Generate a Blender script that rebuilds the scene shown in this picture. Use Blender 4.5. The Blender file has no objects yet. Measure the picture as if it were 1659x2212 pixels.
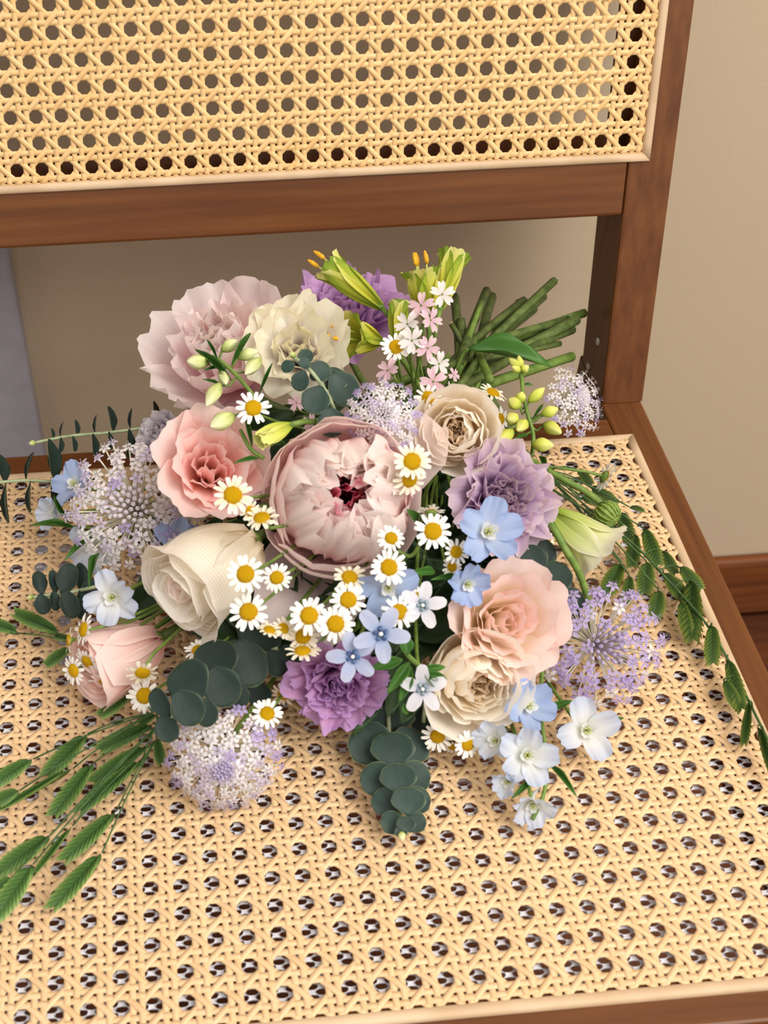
import bpy, bmesh, math, random
from math import sin, cos, pi, radians, sqrt
from mathutils import Vector, Matrix, Euler
random.seed(7)
scene = bpy.context.scene
COL = scene.collection

# ------------------------------------------------------------------ camera
# metres; x to the right, y towards the wall, z up; z = 0 is the top of the seat
FPX, CX, CY = 2676.31, 573.65, 1295.0
CAM = Vector((-0.28407, -0.60905, 0.54425))
CR = Vector((0.99578, -0.09168, -0.00503))      # right
CD = Vector((-0.07100, -0.73460, -0.67470))     # down
CF = Vector((0.05820, 0.67220, -0.73800))       # forward
CF.normalize(); CR = (CR - CF * CR.dot(CF)).normalized(); CD = CF.cross(CR).normalized()
cam_d = bpy.data.cameras.new('camera'); cam = bpy.data.objects.new('camera', cam_d); COL.objects.link(cam)
cam.matrix_world = Matrix.Translation(CAM) @ Matrix((CR, -CD, -CF)).transposed().to_4x4()
cam_d.sensor_fit = 'VERTICAL'; cam_d.sensor_height = 36.0
cam_d.lens = FPX / 2212 * 36.0
cam_d.shift_x = (829.5 - CX) / 2212; cam_d.shift_y = (CY - 1106) / 2212
cam_d.clip_start = 0.02
cam_d.dof.use_dof = True; cam_d.dof.focus_distance = 0.74; cam_d.dof.aperture_fstop = 12.0
scene.camera = cam

# ------------------------------------------------------------------ light
world = bpy.data.worlds.new('world'); scene.world = world; world.use_nodes = True
bg = world.node_tree.nodes['Background']; bg.inputs[0].default_value = (1.0, 0.93, 0.86, 1); bg.inputs[1].default_value = 0.72
def area(name, loc, target, size, power, color):
    d = bpy.data.lights.new(name, 'AREA'); d.shape = 'RECTANGLE'; d.size, d.size_y = size; d.energy = power; d.color = color
    o = bpy.data.objects.new(name, d); COL.objects.link(o); o.location = loc
    o.rotation_euler = (Vector(target) - Vector(loc)).to_track_quat('-Z', 'Y').to_euler()
    return o
area('window_daylight', (0.75, -1.15, 1.95), (-0.18, -0.1, 0.05), (1.5, 1.6), 50, (1.0, 0.955, 0.89))
scene.view_settings.view_transform = 'Standard'; scene.view_settings.look = 'None'
scene.view_settings.gamma = 1; scene.view_settings.use_curve_mapping = False
scene.view_settings.exposure = 0.17
scene.cycles.max_bounces = 16; scene.cycles.diffuse_bounces = 9; scene.cycles.transmission_bounces = 9

# ------------------------------------------------------------------ pixel to place helpers
def ray(u, v): return CR * ((u - CX) / FPX) + CD * ((v - CY) / FPX) + CF
def W(u, v, z):
    d = ray(u, v); return CAM + d * ((z - CAM.z) / d.z)
DC, DA = Vector((-0.2, -0.1, 0.0)), (0.14, 0.15, 0.13)        # the bouquet's dome
def D(u, v, off=0.0, zdef=0.09):
    d = ray(u, v).normalized()
    o = Vector([(CAM[i] - DC[i]) / DA[i] for i in range(3)]); e = Vector([d[i] / DA[i] for i in range(3)])
    a, b, q = e.dot(e), o.dot(e), o.dot(o) - 1; disc = b * b - a * q
    if disc < 0: return W(u, v, zdef) - d * off
    return CAM + d * ((-b - sqrt(disc)) / a - off)
def msize(p, px): return px * (p - CAM).dot(CF) / FPX
def F(r, up, t): return (CR * r - CD * up - CF * t).normalized()

# ------------------------------------------------------------------ materials
def lin(h):
    h = h.lstrip('#'); c = [int(h[i:i + 2], 16) / 255 for i in (0, 2, 4)]
    return tuple((x / 12.92 if x <= 0.04045 else ((x + 0.055) / 1.055) ** 2.4) for x in c) + (1,)
MATS = {}
def base_mat(name):
    m = bpy.data.materials.new(name); m.use_nodes = True; nt = m.node_tree
    MATS[name] = m
    return m, nt, nt.nodes['Principled BSDF'], nt.nodes['Material Output']
def add(nt, t, **kw):
    n = nt.nodes.new(t)
    for k, v in kw.items(): setattr(n, k, v)
    return n
def ramp(nt, stops):
    r = add(nt, 'ShaderNodeValToRGB'); e = r.color_ramp.elements
    while len(e) < len(stops): e.new(0.5)
    for el, (p, c) in zip(e, stops): el.position = p; el.color = lin(c)
    return r
def petal_mat(name, stops, rough=0.65, transl=0.34, vein=0.10, vary=0.08, bump=0.0, spots=None, ns=26.0, ring=None, edge=False):
    """colour runs from the base (UV x = 0) to the rim (1), with fine streaks along the petal"""
    m, nt, b, out = base_mat(name); L = nt.links.new
    uv = add(nt, 'ShaderNodeUVMap'); sep = add(nt, 'ShaderNodeSeparateXYZ'); L(uv.outputs[0], sep.inputs[0])
    r = ramp(nt, stops); 
    oi = add(nt, 'ShaderNodeObjectInfo')
    mp = add(nt, 'ShaderNodeMapping'); mp.inputs['Scale'].default_value = (2.2, ns, 1); L(uv.outputs[0], mp.inputs[0])
    off = add(nt, 'ShaderNodeCombineXYZ'); mul = add(nt, 'ShaderNodeMath', operation='MULTIPLY'); mul.inputs[1].default_value = 37.0
    L(oi.outputs['Random'], mul.inputs[0]); L(mul.outputs[0], off.inputs[2]); L(off.outputs[0], mp.inputs['Location'])
    nz = add(nt, 'ShaderNodeTexNoise'); nz.inputs['Scale'].default_value = 1.0; nz.inputs['Detail'].default_value = 4; L(mp.outputs[0], nz.inputs['Vector'])
    # wander the ramp a little
    m1 = add(nt, 'ShaderNodeMath', operation='MULTIPLY_ADD'); m1.inputs[1].default_value = 0.22; m1.inputs[2].default_value = -0.11
    L(nz.outputs[0], m1.inputs[0]); ad = add(nt, 'ShaderNodeMath', operation='ADD'); L(m1.outputs[0], ad.inputs[0])
    if edge:   # rim colour on every margin of the leaf, not only its tip
        e1 = add(nt, 'ShaderNodeMath', operation='MULTIPLY_ADD'); e1.inputs[1].default_value = 2; e1.inputs[2].default_value = -1; L(sep.outputs[1], e1.inputs[0])
        e2 = add(nt, 'ShaderNodeMath', operation='ABSOLUTE'); L(e1.outputs[0], e2.inputs[0]); e3 = add(nt, 'ShaderNodeMath', operation='MAXIMUM'); L(e2.outputs[0], e3.inputs[0]); L(sep.outputs[0], e3.inputs[1])
        m1.inputs[1].default_value = 0.04; m1.inputs[2].default_value = -0.02; L(e3.outputs[0], ad.inputs[1])
    else: L(sep.outputs[0], ad.inputs[1])
    L(ad.outputs[0], r.inputs[0])
    hsv = add(nt, 'ShaderNodeHueSaturation')
    v1 = add(nt, 'ShaderNodeMath', operation='MULTIPLY_ADD'); v1.inputs[1].default_value = vein * 2; v1.inputs[2].default_value = 1 - vein - vary / 2
    L(nz.outputs[0], v1.inputs[0])
    v2 = add(nt, 'ShaderNodeMath', operation='MULTIPLY_ADD'); v2.inputs[1].default_value = vary; L(oi.outputs['Random'], v2.inputs[0]); L(v1.outputs[0], v2.inputs[2])
    L(v2.outputs[0], hsv.inputs['Value']); L(r.outputs[0], hsv.inputs['Color'])
    col = hsv.outputs[0]
    if spots:
        vo = add(nt, 'ShaderNodeTexVoronoi'); vo.inputs['Scale'].default_value = spots[1]; L(uv.outputs[0], vo.inputs['Vector'])
        lt = add(nt, 'ShaderNodeMath', operation='LESS_THAN'); lt.inputs[1].default_value = spots[2]; L(vo.outputs['Distance'], lt.inputs[0])
        mx = add(nt, 'ShaderNodeMix', data_type='RGBA'); L(lt.outputs[0], mx.inputs[0]); L(col, mx.inputs[6]); mx.inputs[7].default_value = lin(spots[0]); col = mx.outputs[2]
    L(col, b.inputs['Base Color']); b.inputs['Roughness'].default_value = rough; b.inputs['Specular IOR Level'].default_value = 0.25
    bp = add(nt, 'ShaderNodeBump'); bp.inputs['Strength'].default_value = 0.08 + bump; bp.inputs['Distance'].default_value = 0.0006
    if ring:
        wv = add(nt, 'ShaderNodeTexWave', bands_direction='X'); wv.inputs['Scale'].default_value = ring; wv.inputs['Distortion'].default_value = 1.5; wv.inputs['Detail Scale'].default_value = 9
        L(uv.outputs[0], wv.inputs['Vector']); L(wv.outputs['Fac'], bp.inputs['Height'])
    else: L(nz.outputs[0], bp.inputs['Height'])
    L(bp.outputs[0], b.inputs['Normal'])
    if transl > 0:
        tr = add(nt, 'ShaderNodeBsdfTranslucent'); L(col, tr.inputs[0]); ms = add(nt, 'ShaderNodeMixShader'); ms.inputs[0].default_value = transl
        L(b.outputs[0], ms.inputs[1]); L(tr.outputs[0], ms.inputs[2]); L(ms.outputs[0], out.inputs[0])
    return m
def noise_mat(name, c1, c2, scale=(40, 40, 40), rough=0.6, spec=0.3, bump=0.15, dist=0.0006, vary=0.06, detail=5, lo=0.35, hi=0.65, coord='Object', transl=0):
    m, nt, b, out = base_mat(name); L = nt.links.new
    tc = add(nt, 'ShaderNodeTexCoord'); mp = add(nt, 'ShaderNodeMapping'); mp.inputs['Scale'].default_value = scale; L(tc.outputs[coord], mp.inputs[0])
    nz = add(nt, 'ShaderNodeTexNoise'); nz.inputs['Scale'].default_value = 1; nz.inputs['Detail'].default_value = detail; L(mp.outputs[0], nz.inputs['Vector'])
    r = ramp(nt, [(lo, c1), (hi, c2)]); L(nz.outputs[0], r.inputs[0])
    oi = add(nt, 'ShaderNodeObjectInfo'); hsv = add(nt, 'ShaderNodeHueSaturation')
    ma = add(nt, 'ShaderNodeMath', operation='MULTIPLY_ADD'); ma.inputs[1].default_value = vary * 2; ma.inputs[2].default_value = 1 - vary
    L(oi.outputs['Random'], ma.inputs[0]); L(ma.outputs[0], hsv.inputs['Value']); L(r.outputs[0], hsv.inputs['Color']); L(hsv.outputs[0], b.inputs['Base Color'])
    b.inputs['Roughness'].default_value = rough; b.inputs['Specular IOR Level'].default_value = spec
    if bump:
        bp = add(nt, 'ShaderNodeBump'); bp.inputs['Strength'].default_value = bump; bp.inputs['Distance'].default_value = dist
        L(nz.outputs[0], bp.inputs['Height']); L(bp.outputs[0], b.inputs['Normal'])
    if transl:
        tr = add(nt, 'ShaderNodeBsdfTranslucent'); L(hsv.outputs[0], tr.inputs[0]); ms = add(nt, 'ShaderNodeMixShader'); ms.inputs[0].default_value = transl
        L(b.outputs[0], ms.inputs[1]); L(tr.outputs[0], ms.inputs[2]); L(ms.outputs[0], out.inputs[0])
    return m
WD1, WD2 = '#572e10', '#70421c'
wood_x = noise_mat('walnut_grain_x', WD1, WD2, (7, 160, 160), 0.42, 0.4, 0.08, vary=0.03, lo=0.3, hi=0.7)
wood_y = noise_mat('walnut_grain_y', WD1, WD2, (160, 7, 160), 0.42, 0.4, 0.08, vary=0.03, lo=0.3, hi=0.7)
wood_z = noise_mat('walnut_grain_z', WD1, WD2, (160, 160, 7), 0.42, 0.4, 0.08, vary=0.03, lo=0.3, hi=0.7)
spline_m = noise_mat('pale_rattan_spline', '#c7aa88', '#d8bd9c', (30, 30, 30), 0.5, 0.35, 0.2, vary=0.03)
cane_m = noise_mat('cane_strand_straw', '#dfbb8c', '#e8c69a', (60, 60, 60), 0.42, 0.4, 0.1, vary=0.05)
cane_b = noise_mat('cane_strand_honey', '#e0b679', '#eac58d', (60, 60, 60), 0.42, 0.4, 0.1, vary=0.05)
mesh_m = noise_mat('white_support_mesh', '#d6d6de', '#ececf2', (300, 300, 300), 0.8, 0.2, 0.3)
wall_m = noise_mat('beige_plaster', '#c5b297', '#c8b59a', (400, 400, 400), 0.85, 0.15, 0.06, 0.0004, 0)
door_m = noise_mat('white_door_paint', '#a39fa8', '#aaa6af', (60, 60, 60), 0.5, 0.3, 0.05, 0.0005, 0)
base_m = noise_mat('baseboard_wood', '#5d3013', '#7a431d', (6, 120, 120), 0.4, 0.4, 0.05, vary=0)
floor_m = noise_mat('floor_plank_wood', '#43200e', '#5e3217', (5, 90, 60), 0.38, 0.4, 0.06, vary=0.1)
metal_m = noise_mat('brass_screw', '#b9b4a8', '#d5d0c4', (200, 200, 200), 0.3, 0.5, 0)

petal_pink = petal_mat('peony_petal', [(0, '#f2bcc6'), (0.35, '#fbdfe0'), (0.8, '#fdefeb'), (1, '#fef4f0')], transl=0.45, vein=0.05)
petal_guard = petal_mat('peony_guard_petal', [(0, '#f5d8db'), (0.5, '#fbe6e7'), (1, '#fdefed')], transl=0.45, vein=0.04, ns=18)
petal_mag = petal_mat('peony_heart_petal', [(0, '#d02a66'), (0.6, '#e8588a'), (1, '#f4a8ba')], transl=0.45, vein=0.05)
petal_bpeony = petal_mat('loose_peony_petal', [(0, '#f6d0d8'), (0.4, '#fbe5e8'), (1, '#fef4f2')], transl=0.45, vein=0.05)
petal_cream = petal_mat('cream_rose_petal', [(0, '#f9e6c2'), (0.45, '#fdf5e6'), (1, '#fefaf2')], transl=0.45, vein=0.03)
petal_apric = petal_mat('apricot_heart_petal', [(0, '#eebd80'), (0.5, '#fae2c0'), (1, '#fdf1de')], vein=0.04)
petal_white = petal_mat('white_rose_petal', [(0, '#f8efd6'), (0.5, '#fcf7ea'), (1, '#fefbf4')], vein=0.03)
petal_wnet = petal_mat('white_rose_ribbed_petal', [(0, '#f8edd2'), (0.5, '#fbf3e0'), (1, '#fef9f0')], vein=0.03, bump=0.5, ring=9)
petal_blush = petal_mat('blush_heart_petal', [(0, '#f6c8a4'), (0.6, '#fce6d6'), (1, '#fef2ea')], vein=0.03)
petal_peach = petal_mat('peach_lisianthus_petal', [(0, '#fcefca'), (0.5, '#fdf3e0'), (0.82, '#fdeee6'), (1, '#fbe0db')], vein=0.05)
petal_ivory = petal_mat('ivory_lisianthus_petal', [(0, '#a08896'), (0.2, '#ece4e2'), (0.7, '#faf7f3'), (1, '#f5f0d6')], transl=0.45, vein=0.05)
petal_lpink = petal_mat('pink_lisianthus_petal', [(0, '#b07a48'), (0.22, '#f0c4b4'), (0.6, '#fad8d1'), (1, '#fce2de')], vein=0.06)
petal_violet = petal_mat('violet_petal', [(0, '#8d519a'), (0.5, '#bd88c8'), (1, '#d4aad8')], vein=0.12)
petal_orchid = petal_mat('orchid_purple_petal', [(0, '#94528a'), (0.5, '#c98fc0'), (0.85, '#d6a6d2'), (1, '#cba4dc')], vein=0.14)
petal_mauve = petal_mat('mauve_petal', [(0, '#8d5f98'), (0.4, '#bd98c2'), (0.85, '#d6bdd8'), (1, '#e0cbd2')], vein=0.10)
petal_rose = petal_mat('soft_pink_rose_petal', [(0, '#f0c9c0'), (0.5, '#f9dcd4'), (1, '#fce8e3')], vein=0.05)
petal_daisy = petal_mat('daisy_ray_petal', [(0.0, '#efe6c8'), (0.35, '#faf7f0'), (1, '#fdfbf6')], vein=0.05, ns=9, transl=0.15)
petal_cdaisy = petal_mat('cream_daisy_ray_petal', [(0.0, '#ecdcae'), (0.5, '#f4ead2'), (1, '#f8f1e1')], vein=0.06, ns=9, transl=0.15)
petal_delb = petal_mat('blue_delphinium_sepal', [(0, '#d8e2f2'), (0.5, '#b6c9ec'), (1, '#a6bbe8')], vein=0.08)
petal_delw = petal_mat('white_delphinium_sepal', [(0, '#eef0e2'), (0.5, '#e4e9f0'), (1, '#c6d2ea')], vein=0.06)
petal_bee = petal_mat('delphinium_eye', [(0.0, '#e9e5a0'), (0.5, '#eef0f2'), (1, '#f4f5f5')], spots=('#4a4a55', 9, 0.22))
petal_tweed = petal_mat('tweedia_petal', [(0.0, '#7d93c4'), (0.3, '#b6c4e6'), (1, '#c9cfe9')], vein=0.08, ns=14)
petal_tweedw = petal_mat('pale_tweedia_petal', [(0.0, '#a9b3cf'), (0.3, '#dfe0ea'), (1, '#ebe9ef')], vein=0.06, ns=14)
petal_sil = petal_mat('catchfly_white_petal', [(0.0, '#e9dfe0'), (1, '#fbf6f6')], vein=0.04)
petal_silp = petal_mat('catchfly_pink_petal', [(0.0, '#e6b9cc'), (1, '#f4d6e0')], vein=0.05)
petal_alst = petal_mat('alstroemeria_tepal', [(0.0, '#8ea234'), (0.35, '#cdcb3f'), (0.8, '#dede6a'), (1, '#e6e694')], vein=0.10, ns=12)
petal_alstg = petal_mat('alstroemeria_green_tepal', [(0.0, '#8ea538'), (0.45, '#c2c948'), (0.8, '#a9bd3e'), (1, '#7fa034')], vein=0.12, ns=9)
petal_green = petal_mat('green_lisianthus_petal', [(0.0, '#a8c04a'), (0.4, '#d3dd84'), (0.75, '#e9ecb9'), (1, '#f1efe2')], vein=0.08, ns=10, transl=0.3)
petal_lacew = petal_mat('lace_white', [(0.0, '#d8d3cf'), (0.3, '#f0ecee'), (1, '#f4f0f6')], vein=0.02)
petal_lacel = petal_mat('lace_lilac', [(0.0, '#ece6f2'), (0.3, '#c6b6e2'), (1, '#bba9de')], vein=0.04)
petal_lacem = petal_mat('lace_pale_lilac', [(0.0, '#e0dae2'), (0.3, '#dcd2e6'), (1, '#d9cdea')], vein=0.04)
petal_stock = petal_mat('grey_lilac_petal', [(0.0, '#a99ab4'), (0.5, '#c3b7c9'), (1, '#d6d0d4')], vein=0.08)
bud_m = petal_mat('pale_green_bud', [(0.0, '#9cb04c'), (0.5, '#d2da94'), (1, '#e8e8c0')], vein=0.34, ns=11, transl=0.1)
bud_y = petal_mat('lime_bud', [(0.0, '#9fb339'), (0.5, '#d0d660'), (1, '#dfe18d')], vein=0.14, ns=8, transl=0.1)
euc_m = petal_mat('eucalyptus_leaf', [(0, '#3c4f46'), (0.5, '#2f433d'), (0.9, '#33473e'), (0.97, '#3c5044'), (1, '#828a66')], edge=True, rough=0.5, transl=0.04, vein=0.34, ns=5, vary=0.22)
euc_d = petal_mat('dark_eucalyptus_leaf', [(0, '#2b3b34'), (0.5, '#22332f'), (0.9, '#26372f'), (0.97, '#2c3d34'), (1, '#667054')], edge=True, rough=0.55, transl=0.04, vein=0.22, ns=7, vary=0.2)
oat_m = petal_mat('sea_oat_scale', [(0, '#314f26'), (0.5, '#4d7034'), (1, '#98b264')], rough=0.5, transl=0.08, vein=0.25, ns=6, vary=0.3)
oat_d = petal_mat('dark_sea_oat_scale', [(0, '#253818'), (0.5, '#3d5624'), (1, '#7d8434')], rough=0.5, transl=0.08, vein=0.25, ns=6, vary=0.3)
leaf_m = petal_mat('green_leaf', [(0.0, '#3d6327'), (0.5, '#44702c'), (1, '#527d38')], rough=0.45, transl=0.12, vein=0.15, ns=10, vary=0.2)
leaf_dk = petal_mat('dark_filler_leaf', [(0.0, '#26361f'), (0.5, '#2c4126'), (1, '#34492c')], rough=0.5, transl=0.05, vein=0.15, ns=10, vary=0.25)
stem_m = noise_mat('green_stem', '#5d7a33', '#7a9446', (150, 150, 150), 0.5, 0.35, 0.2)
stem_d = noise_mat('olive_stem', '#44552a', '#62713a', (150, 150, 150), 0.5, 0.35, 0.25, vary=0.2)
stem_pale = noise_mat('pale_stalk', '#ddd9c2', '#efecdc', (150, 150, 150), 0.5, 0.3, 0.1)
stem_euc = noise_mat('grey_green_stalk', '#8f9f78', '#b3bf9a', (150, 150, 150), 0.5, 0.3, 0.1)
oat_stem = noise_mat('dark_grass_stalk', '#33512a', '#4b6d3a', (150, 150, 150), 0.5, 0.3, 0.1)
cut_m = noise_mat('cut_stem_pith', '#b5b878', '#d0cf9a', (300, 300, 300), 0.7, 0.2, 0.3)
disc_m = noise_mat('daisy_disc_yellow', '#cf9003', '#eec311', (900, 900, 900), 0.75, 0.15, 0.7, 0.0006, 0.06)
anther_m = noise_mat('orange_anther', '#d59a22', '#eeb93c', (400, 400, 400), 0.7, 0.2, 0.3)
corona_m = noise_mat('tweedia_corona', '#3f5c8c', '#6b8ab2', (400, 400, 400), 0.5, 0.3, 0)
corona_p = noise_mat('pale_corona', '#7e95a0', '#a5b7bd', (400, 400, 400), 0.5, 0.3, 0)
dot_m = noise_mat('white_dot', '#eeeeea', '#f7f7f4', (400, 400, 400), 0.5, 0.3, 0)
pod_m = noise_mat('scabious_pod_green', '#6f8a3c', '#94aa56', (350, 350, 350), 0.6, 0.25, 0.5)

# ------------------------------------------------------------------ mesh helpers
def mk_mesh(name, verts, faces, uvs=None, smooth=True):
    me = bpy.data.meshes.new(name); me.from_pydata([tuple(v) for v in verts], [], faces); me.update()
    if uvs:
        ul = me.uv_layers.new(name='UVMap'); data = [0.0] * (2 * len(me.loops))
        for i, l in enumerate(me.loops): data[2 * i], data[2 * i + 1] = uvs[l.vertex_index]
        ul.data.foreach_set('uv', data)
    if smooth: me.polygons.foreach_set('use_smooth', [True] * len(me.polygons))
    return me
def obj(name, me, mat, parent=None, loc=None, rot=None, scale=None):
    if not me.materials: me.materials.append(mat)
    o = bpy.data.objects.new(name, me); COL.objects.link(o)
    if parent: o.parent = parent
    if loc is not None: o.location = loc
    if rot is not None: o.rotation_euler = rot
    if scale is not None: o.scale = scale if hasattr(scale, '__len__') else (scale,) * 3
    if me.materials[0] != mat:
        o.material_slots[0].link = 'OBJECT'; o.material_slots[0].material = mat
    return o
def thing(name, label, cat, M=None, group=None):
    o = bpy.data.objects.new(name, None); COL.objects.link(o); o.empty_display_size = 0.01
    if M is not None: o.matrix_world = M
    o['label'] = label; o['category'] = cat
    if group: o['group'] = group
    return o
def tag(o, label, cat, group=None):
    o['label'] = label; o['category'] = cat
    if group: o['group'] = group
    return o
def frame(p, facing, roll=0.0):
    z = facing.normalized(); x = Vector((0, 0, 1)).cross(z)
    if x.length < 1e-3: x = Vector((1, 0, 0))
    x.normalize(); y = z.cross(x)
    return Matrix.Translation(p) @ Matrix((x, y, z)).transposed().to_4x4() @ Matrix.Rotation(roll, 4, 'Z')
def box_mesh(name, x0, x1, y0, y1, z0, z1, bev=0.0015):
    bm = bmesh.new(); bmesh.ops.create_cube(bm, size=1)
    bmesh.ops.scale(bm, vec=(x1 - x0, y1 - y0, z1 - z0), verts=bm.verts); bmesh.ops.translate(bm, vec=((x0 + x1) / 2, (y0 + y1) / 2, (z0 + z1) / 2), verts=bm.verts)
    if bev: bmesh.ops.bevel(bm, geom=bm.edges[:], offset=bev, segments=2, profile=0.5, affect='EDGES')
    me = bpy.data.meshes.new(name); bm.to_mesh(me); bm.free(); return me
def tube_data(pts, radii, sides=6, cap=True):
    vs, fs, uv = [], [], []
    n = len(pts); prev = None
    for i, p in enumerate(pts):
        t = (pts[min(i + 1, n - 1)] - pts[max(i - 1, 0)]).normalized()
        if prev is None:
            a = t.orthogonal().normalized()
        else:
            a = (prev - t * prev.dot(t)); a = a.normalized() if a.length > 1e-6 else t.orthogonal().normalized()
        prev = a; b = t.cross(a); r = radii[i] if hasattr(radii, '__len__') else radii
        for k in range(sides):
            an = 2 * pi * k / sides; vs.append(p + a * (r * cos(an)) + b * (r * sin(an))); uv.append((i / (n - 1), k / sides))
    for i in range(n - 1):
        for k in range(sides):
            k2 = (k + 1) % sides; fs.append((i * sides + k, i * sides + k2, (i + 1) * sides + k2, (i + 1) * sides + k))
    if cap: fs.append(tuple(range(sides - 1, -1, -1))); fs.append(tuple((n - 1) * sides + k for k in range(sides)))
    return vs, fs, uv
def bez(p0, p1, p2, p3, n=10):
    out = []
    for i in range(n + 1):
        t = i / n; s = 1 - t
        out.append(p0 * s ** 3 + p1 * (3 * s * s * t) + p2 * (3 * s * t * t) + p3 * t ** 3)
    return out
def smooth_path(pts, per=5):
    out = []; n = len(pts)
    for i in range(n - 1):
        p0, p1, p2, p3 = pts[max(i - 1, 0)], pts[i], pts[i + 1], pts[min(i + 2, n - 1)]
        for k in range(per):
            t = k / per
            out.append(0.5 * (2 * p1 + (p2 - p0) * t + (2 * p0 - 5 * p1 + 4 * p2 - p3) * t * t + (3 * p1 - p0 - 3 * p2 + p3) * t ** 3))
    out.append(pts[-1]); return out
def stem_part(parent, M, pts, radii, mat, name='stem', sides=6):
    inv = M.inverted(); v, f, u = tube_data([inv @ p for p in pts], radii, sides)
    return obj(name, mk_mesh(name, v, f, u), mat, parent)
def merge(parts):
    vs, fs, uv = [], [], []
    for v, f, u in parts:
        k = len(vs); vs += v; fs += [tuple(i + k for i in q) for q in f]; uv += u
    return vs, fs, uv

# ------------------------------------------------------------------ room
yw, zf = 0.222, -0.43
def struct(o): o['kind'] = 'structure'; return o
struct(obj('wall_back', box_mesh('wall_back', -2.2, 2.2, yw, yw + 0.12, zf, 2.1, 0), wall_m))
struct(obj('baseboard_back', box_mesh('baseboard_back', -0.395, 2.2, yw - 0.014, yw, zf, -0.349, 0.005), base_m))
fl = struct(obj('floor', box_mesh('floor', -2.2, 2.2, -2.6, yw + 0.12, zf - 0.06, zf - 0.012, 0), floor_m))
pl = box_mesh('plank', -2.2, 2.2, 0, 0.0895, -0.012, 0, 0.0012)
yy = yw - 0.0145
for k in range(30): obj('plank', pl, floor_m, fl, loc=(0.0, yy - 0.09 * (k + 1), zf))
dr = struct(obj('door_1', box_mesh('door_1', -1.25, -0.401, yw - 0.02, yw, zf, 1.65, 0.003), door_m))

# ------------------------------------------------------------------ chair
P = 0.015; DP = 0.145; SW = 0.203 * P; ST = 0.00065
chair = thing('chair', 'brown wooden chair with woven cane seat and cane back', 'chair', Matrix.Translation((-0.205, -0.17, zf)))
cinv = chair.matrix_world.inverted()
def cpart(name, me, mat, parent=None):
    o = obj(name, me, mat, parent or chair)
    if parent is None: o.location = cinv.translation
    return o
XL, XR = -0.4465, 0.0365          # chair sides
# seat frame
cpart('side_rail', box_mesh('side_rail', 0.008, XR, -0.393, 0.105, -0.05, -0.0005, 0.0018), wood_y)
cpart('side_rail', box_mesh('side_rail', XL, XL + 0.0285, -0.393, 0.105, -0.05, -0.0005, 0.0018), wood_y)
cpart('front_rail', box_mesh('front_rail', XL + 0.0285, 0.008, -0.393, -0.368, -0.05, -0.0005, 0.0018), wood_x)
cpart('rear_rail', box_mesh('rear_rail', XL + 0.0285, 0.008, 0.0065, 0.0325, -0.05, -0.0005, 0.0018), wood_x)
for x0 in (XL + 0.002, XR - 0.03):
    cpart('front_leg', box_mesh('front_leg', x0, x0 + 0.028, -0.391, -0.35, zf, -0.05, 0.002), wood_z)
# back: local axes of its tilted plane
TH = 0.2981; BO = Vector((0.0034, 0.0989, 0.1671))
BX, BS, BN = Vector((1, 0, 0)), Vector((0, sin(TH), cos(TH))), Vector((0, -cos(TH), sin(TH)))  # across, up, towards the sitter
BM = Matrix.Translation(BO) @ Matrix((BX, BS, BN)).transposed().to_4x4()
def bpart(name, me, mat, parent=None):
    me.transform(BM); return cpart(name, me, mat, parent)
LX = -30.4 * P                      # left inner edge in back coordinates
STOP = 0.19
bpart('back_rail', box_mesh('back_rail', LX, 0.0042, -0.0465, -0.0085, -0.030, 0.0, 0.002), wood_x)
bpart('back_rail_lip', box_mesh('back_rail_lip', LX, 0.006, -0.0085, 0.0045, -0.024, -0.010, 0.001), wood_x)
bpart('back_rail', box_mesh('back_rail', LX, 0.0042, STOP - 0.007, STOP + 0.03, -0.030, 0.0, 0.002), wood_x)
def post(x0, x1):
    me = box_mesh('back_post', x0, x1, -0.20, STOP + 0.03, -0.050, 0.0, 0.002)
    bm = bmesh.new(); bm.from_mesh(me); bm.transform(BM)
    bmesh.ops.bisect_plane(bm, geom=bm.verts[:] + bm.edges[:] + bm.faces[:], plane_co=(0, 0, 0.0), plane_no=(0, 0, -1), clear_outer=True)
    e = [x for x in bm.edges if x.is_boundary]; bmesh.ops.holes_fill(bm, edges=e, sides=0); bm.to_mesh(me); bm.free()
    return cpart('back_post', me, wood_z)
post(0.0046, 0.0340); post(LX - 0.026, LX + 0.003)
for x0, in ((0.0085,), (XL + 0.001,)):
    me = box_mesh('rear_leg', x0, x0 + 0.027, -0.055, 0.0, zf, -0.05, 0.002)
    for v in me.vertices: v.co.y += 0.098 + (v.co.z + 0.05) * -0.06
    cpart('rear_leg', me, wood_z)
bpart('post_lip', box_mesh('post_lip', -0.0012, 0.006, -0.006, STOP - 0.005, -0.022, -0.010, 0.001), wood_z)
# splines (pale half round strips pressed around the cane)
def half_round(p0, p1, nrm, w, h, m0=0, m1=0, n=24):
    """strip from p0 to p1, mitred by m0/m1 at its ends"""
    d = (p1 - p0).normalized(); s = d.cross(nrm).normalized(); prof = [(-w, -0.001), (-w, h * .45), (-w * .7, h * .85), (0, h), (w * .7, h * .85), (w, h * .45), (w, -0.001)]
    vs, fs = [], []
    for i in range(n + 1):
        t = i / n
        for a, b in prof:
            q = p0.lerp(p1, t) + s * a + nrm * b
            if i == 0: q += d * (a * m0)
            if i == n: q += d * (a * m1)
            vs.append(q)
    k = len(prof)
    for i in range(n):
        for j in range(k - 1): fs.append((i * k + j, i * k + j + 1, (i + 1) * k + j + 1, (i + 1) * k + j))
    fs.append(tuple(range(k))); fs.append(tuple(n * k + j for j in range(k - 1, -1, -1)))
    me = mk_mesh('spline', vs, fs); 
    bm = bmesh.new(); bm.from_mesh(me); bmesh.ops.recalc_face_normals(bm, faces=bm.faces); bm.to_mesh(me); bm.free()
    return me
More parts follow.
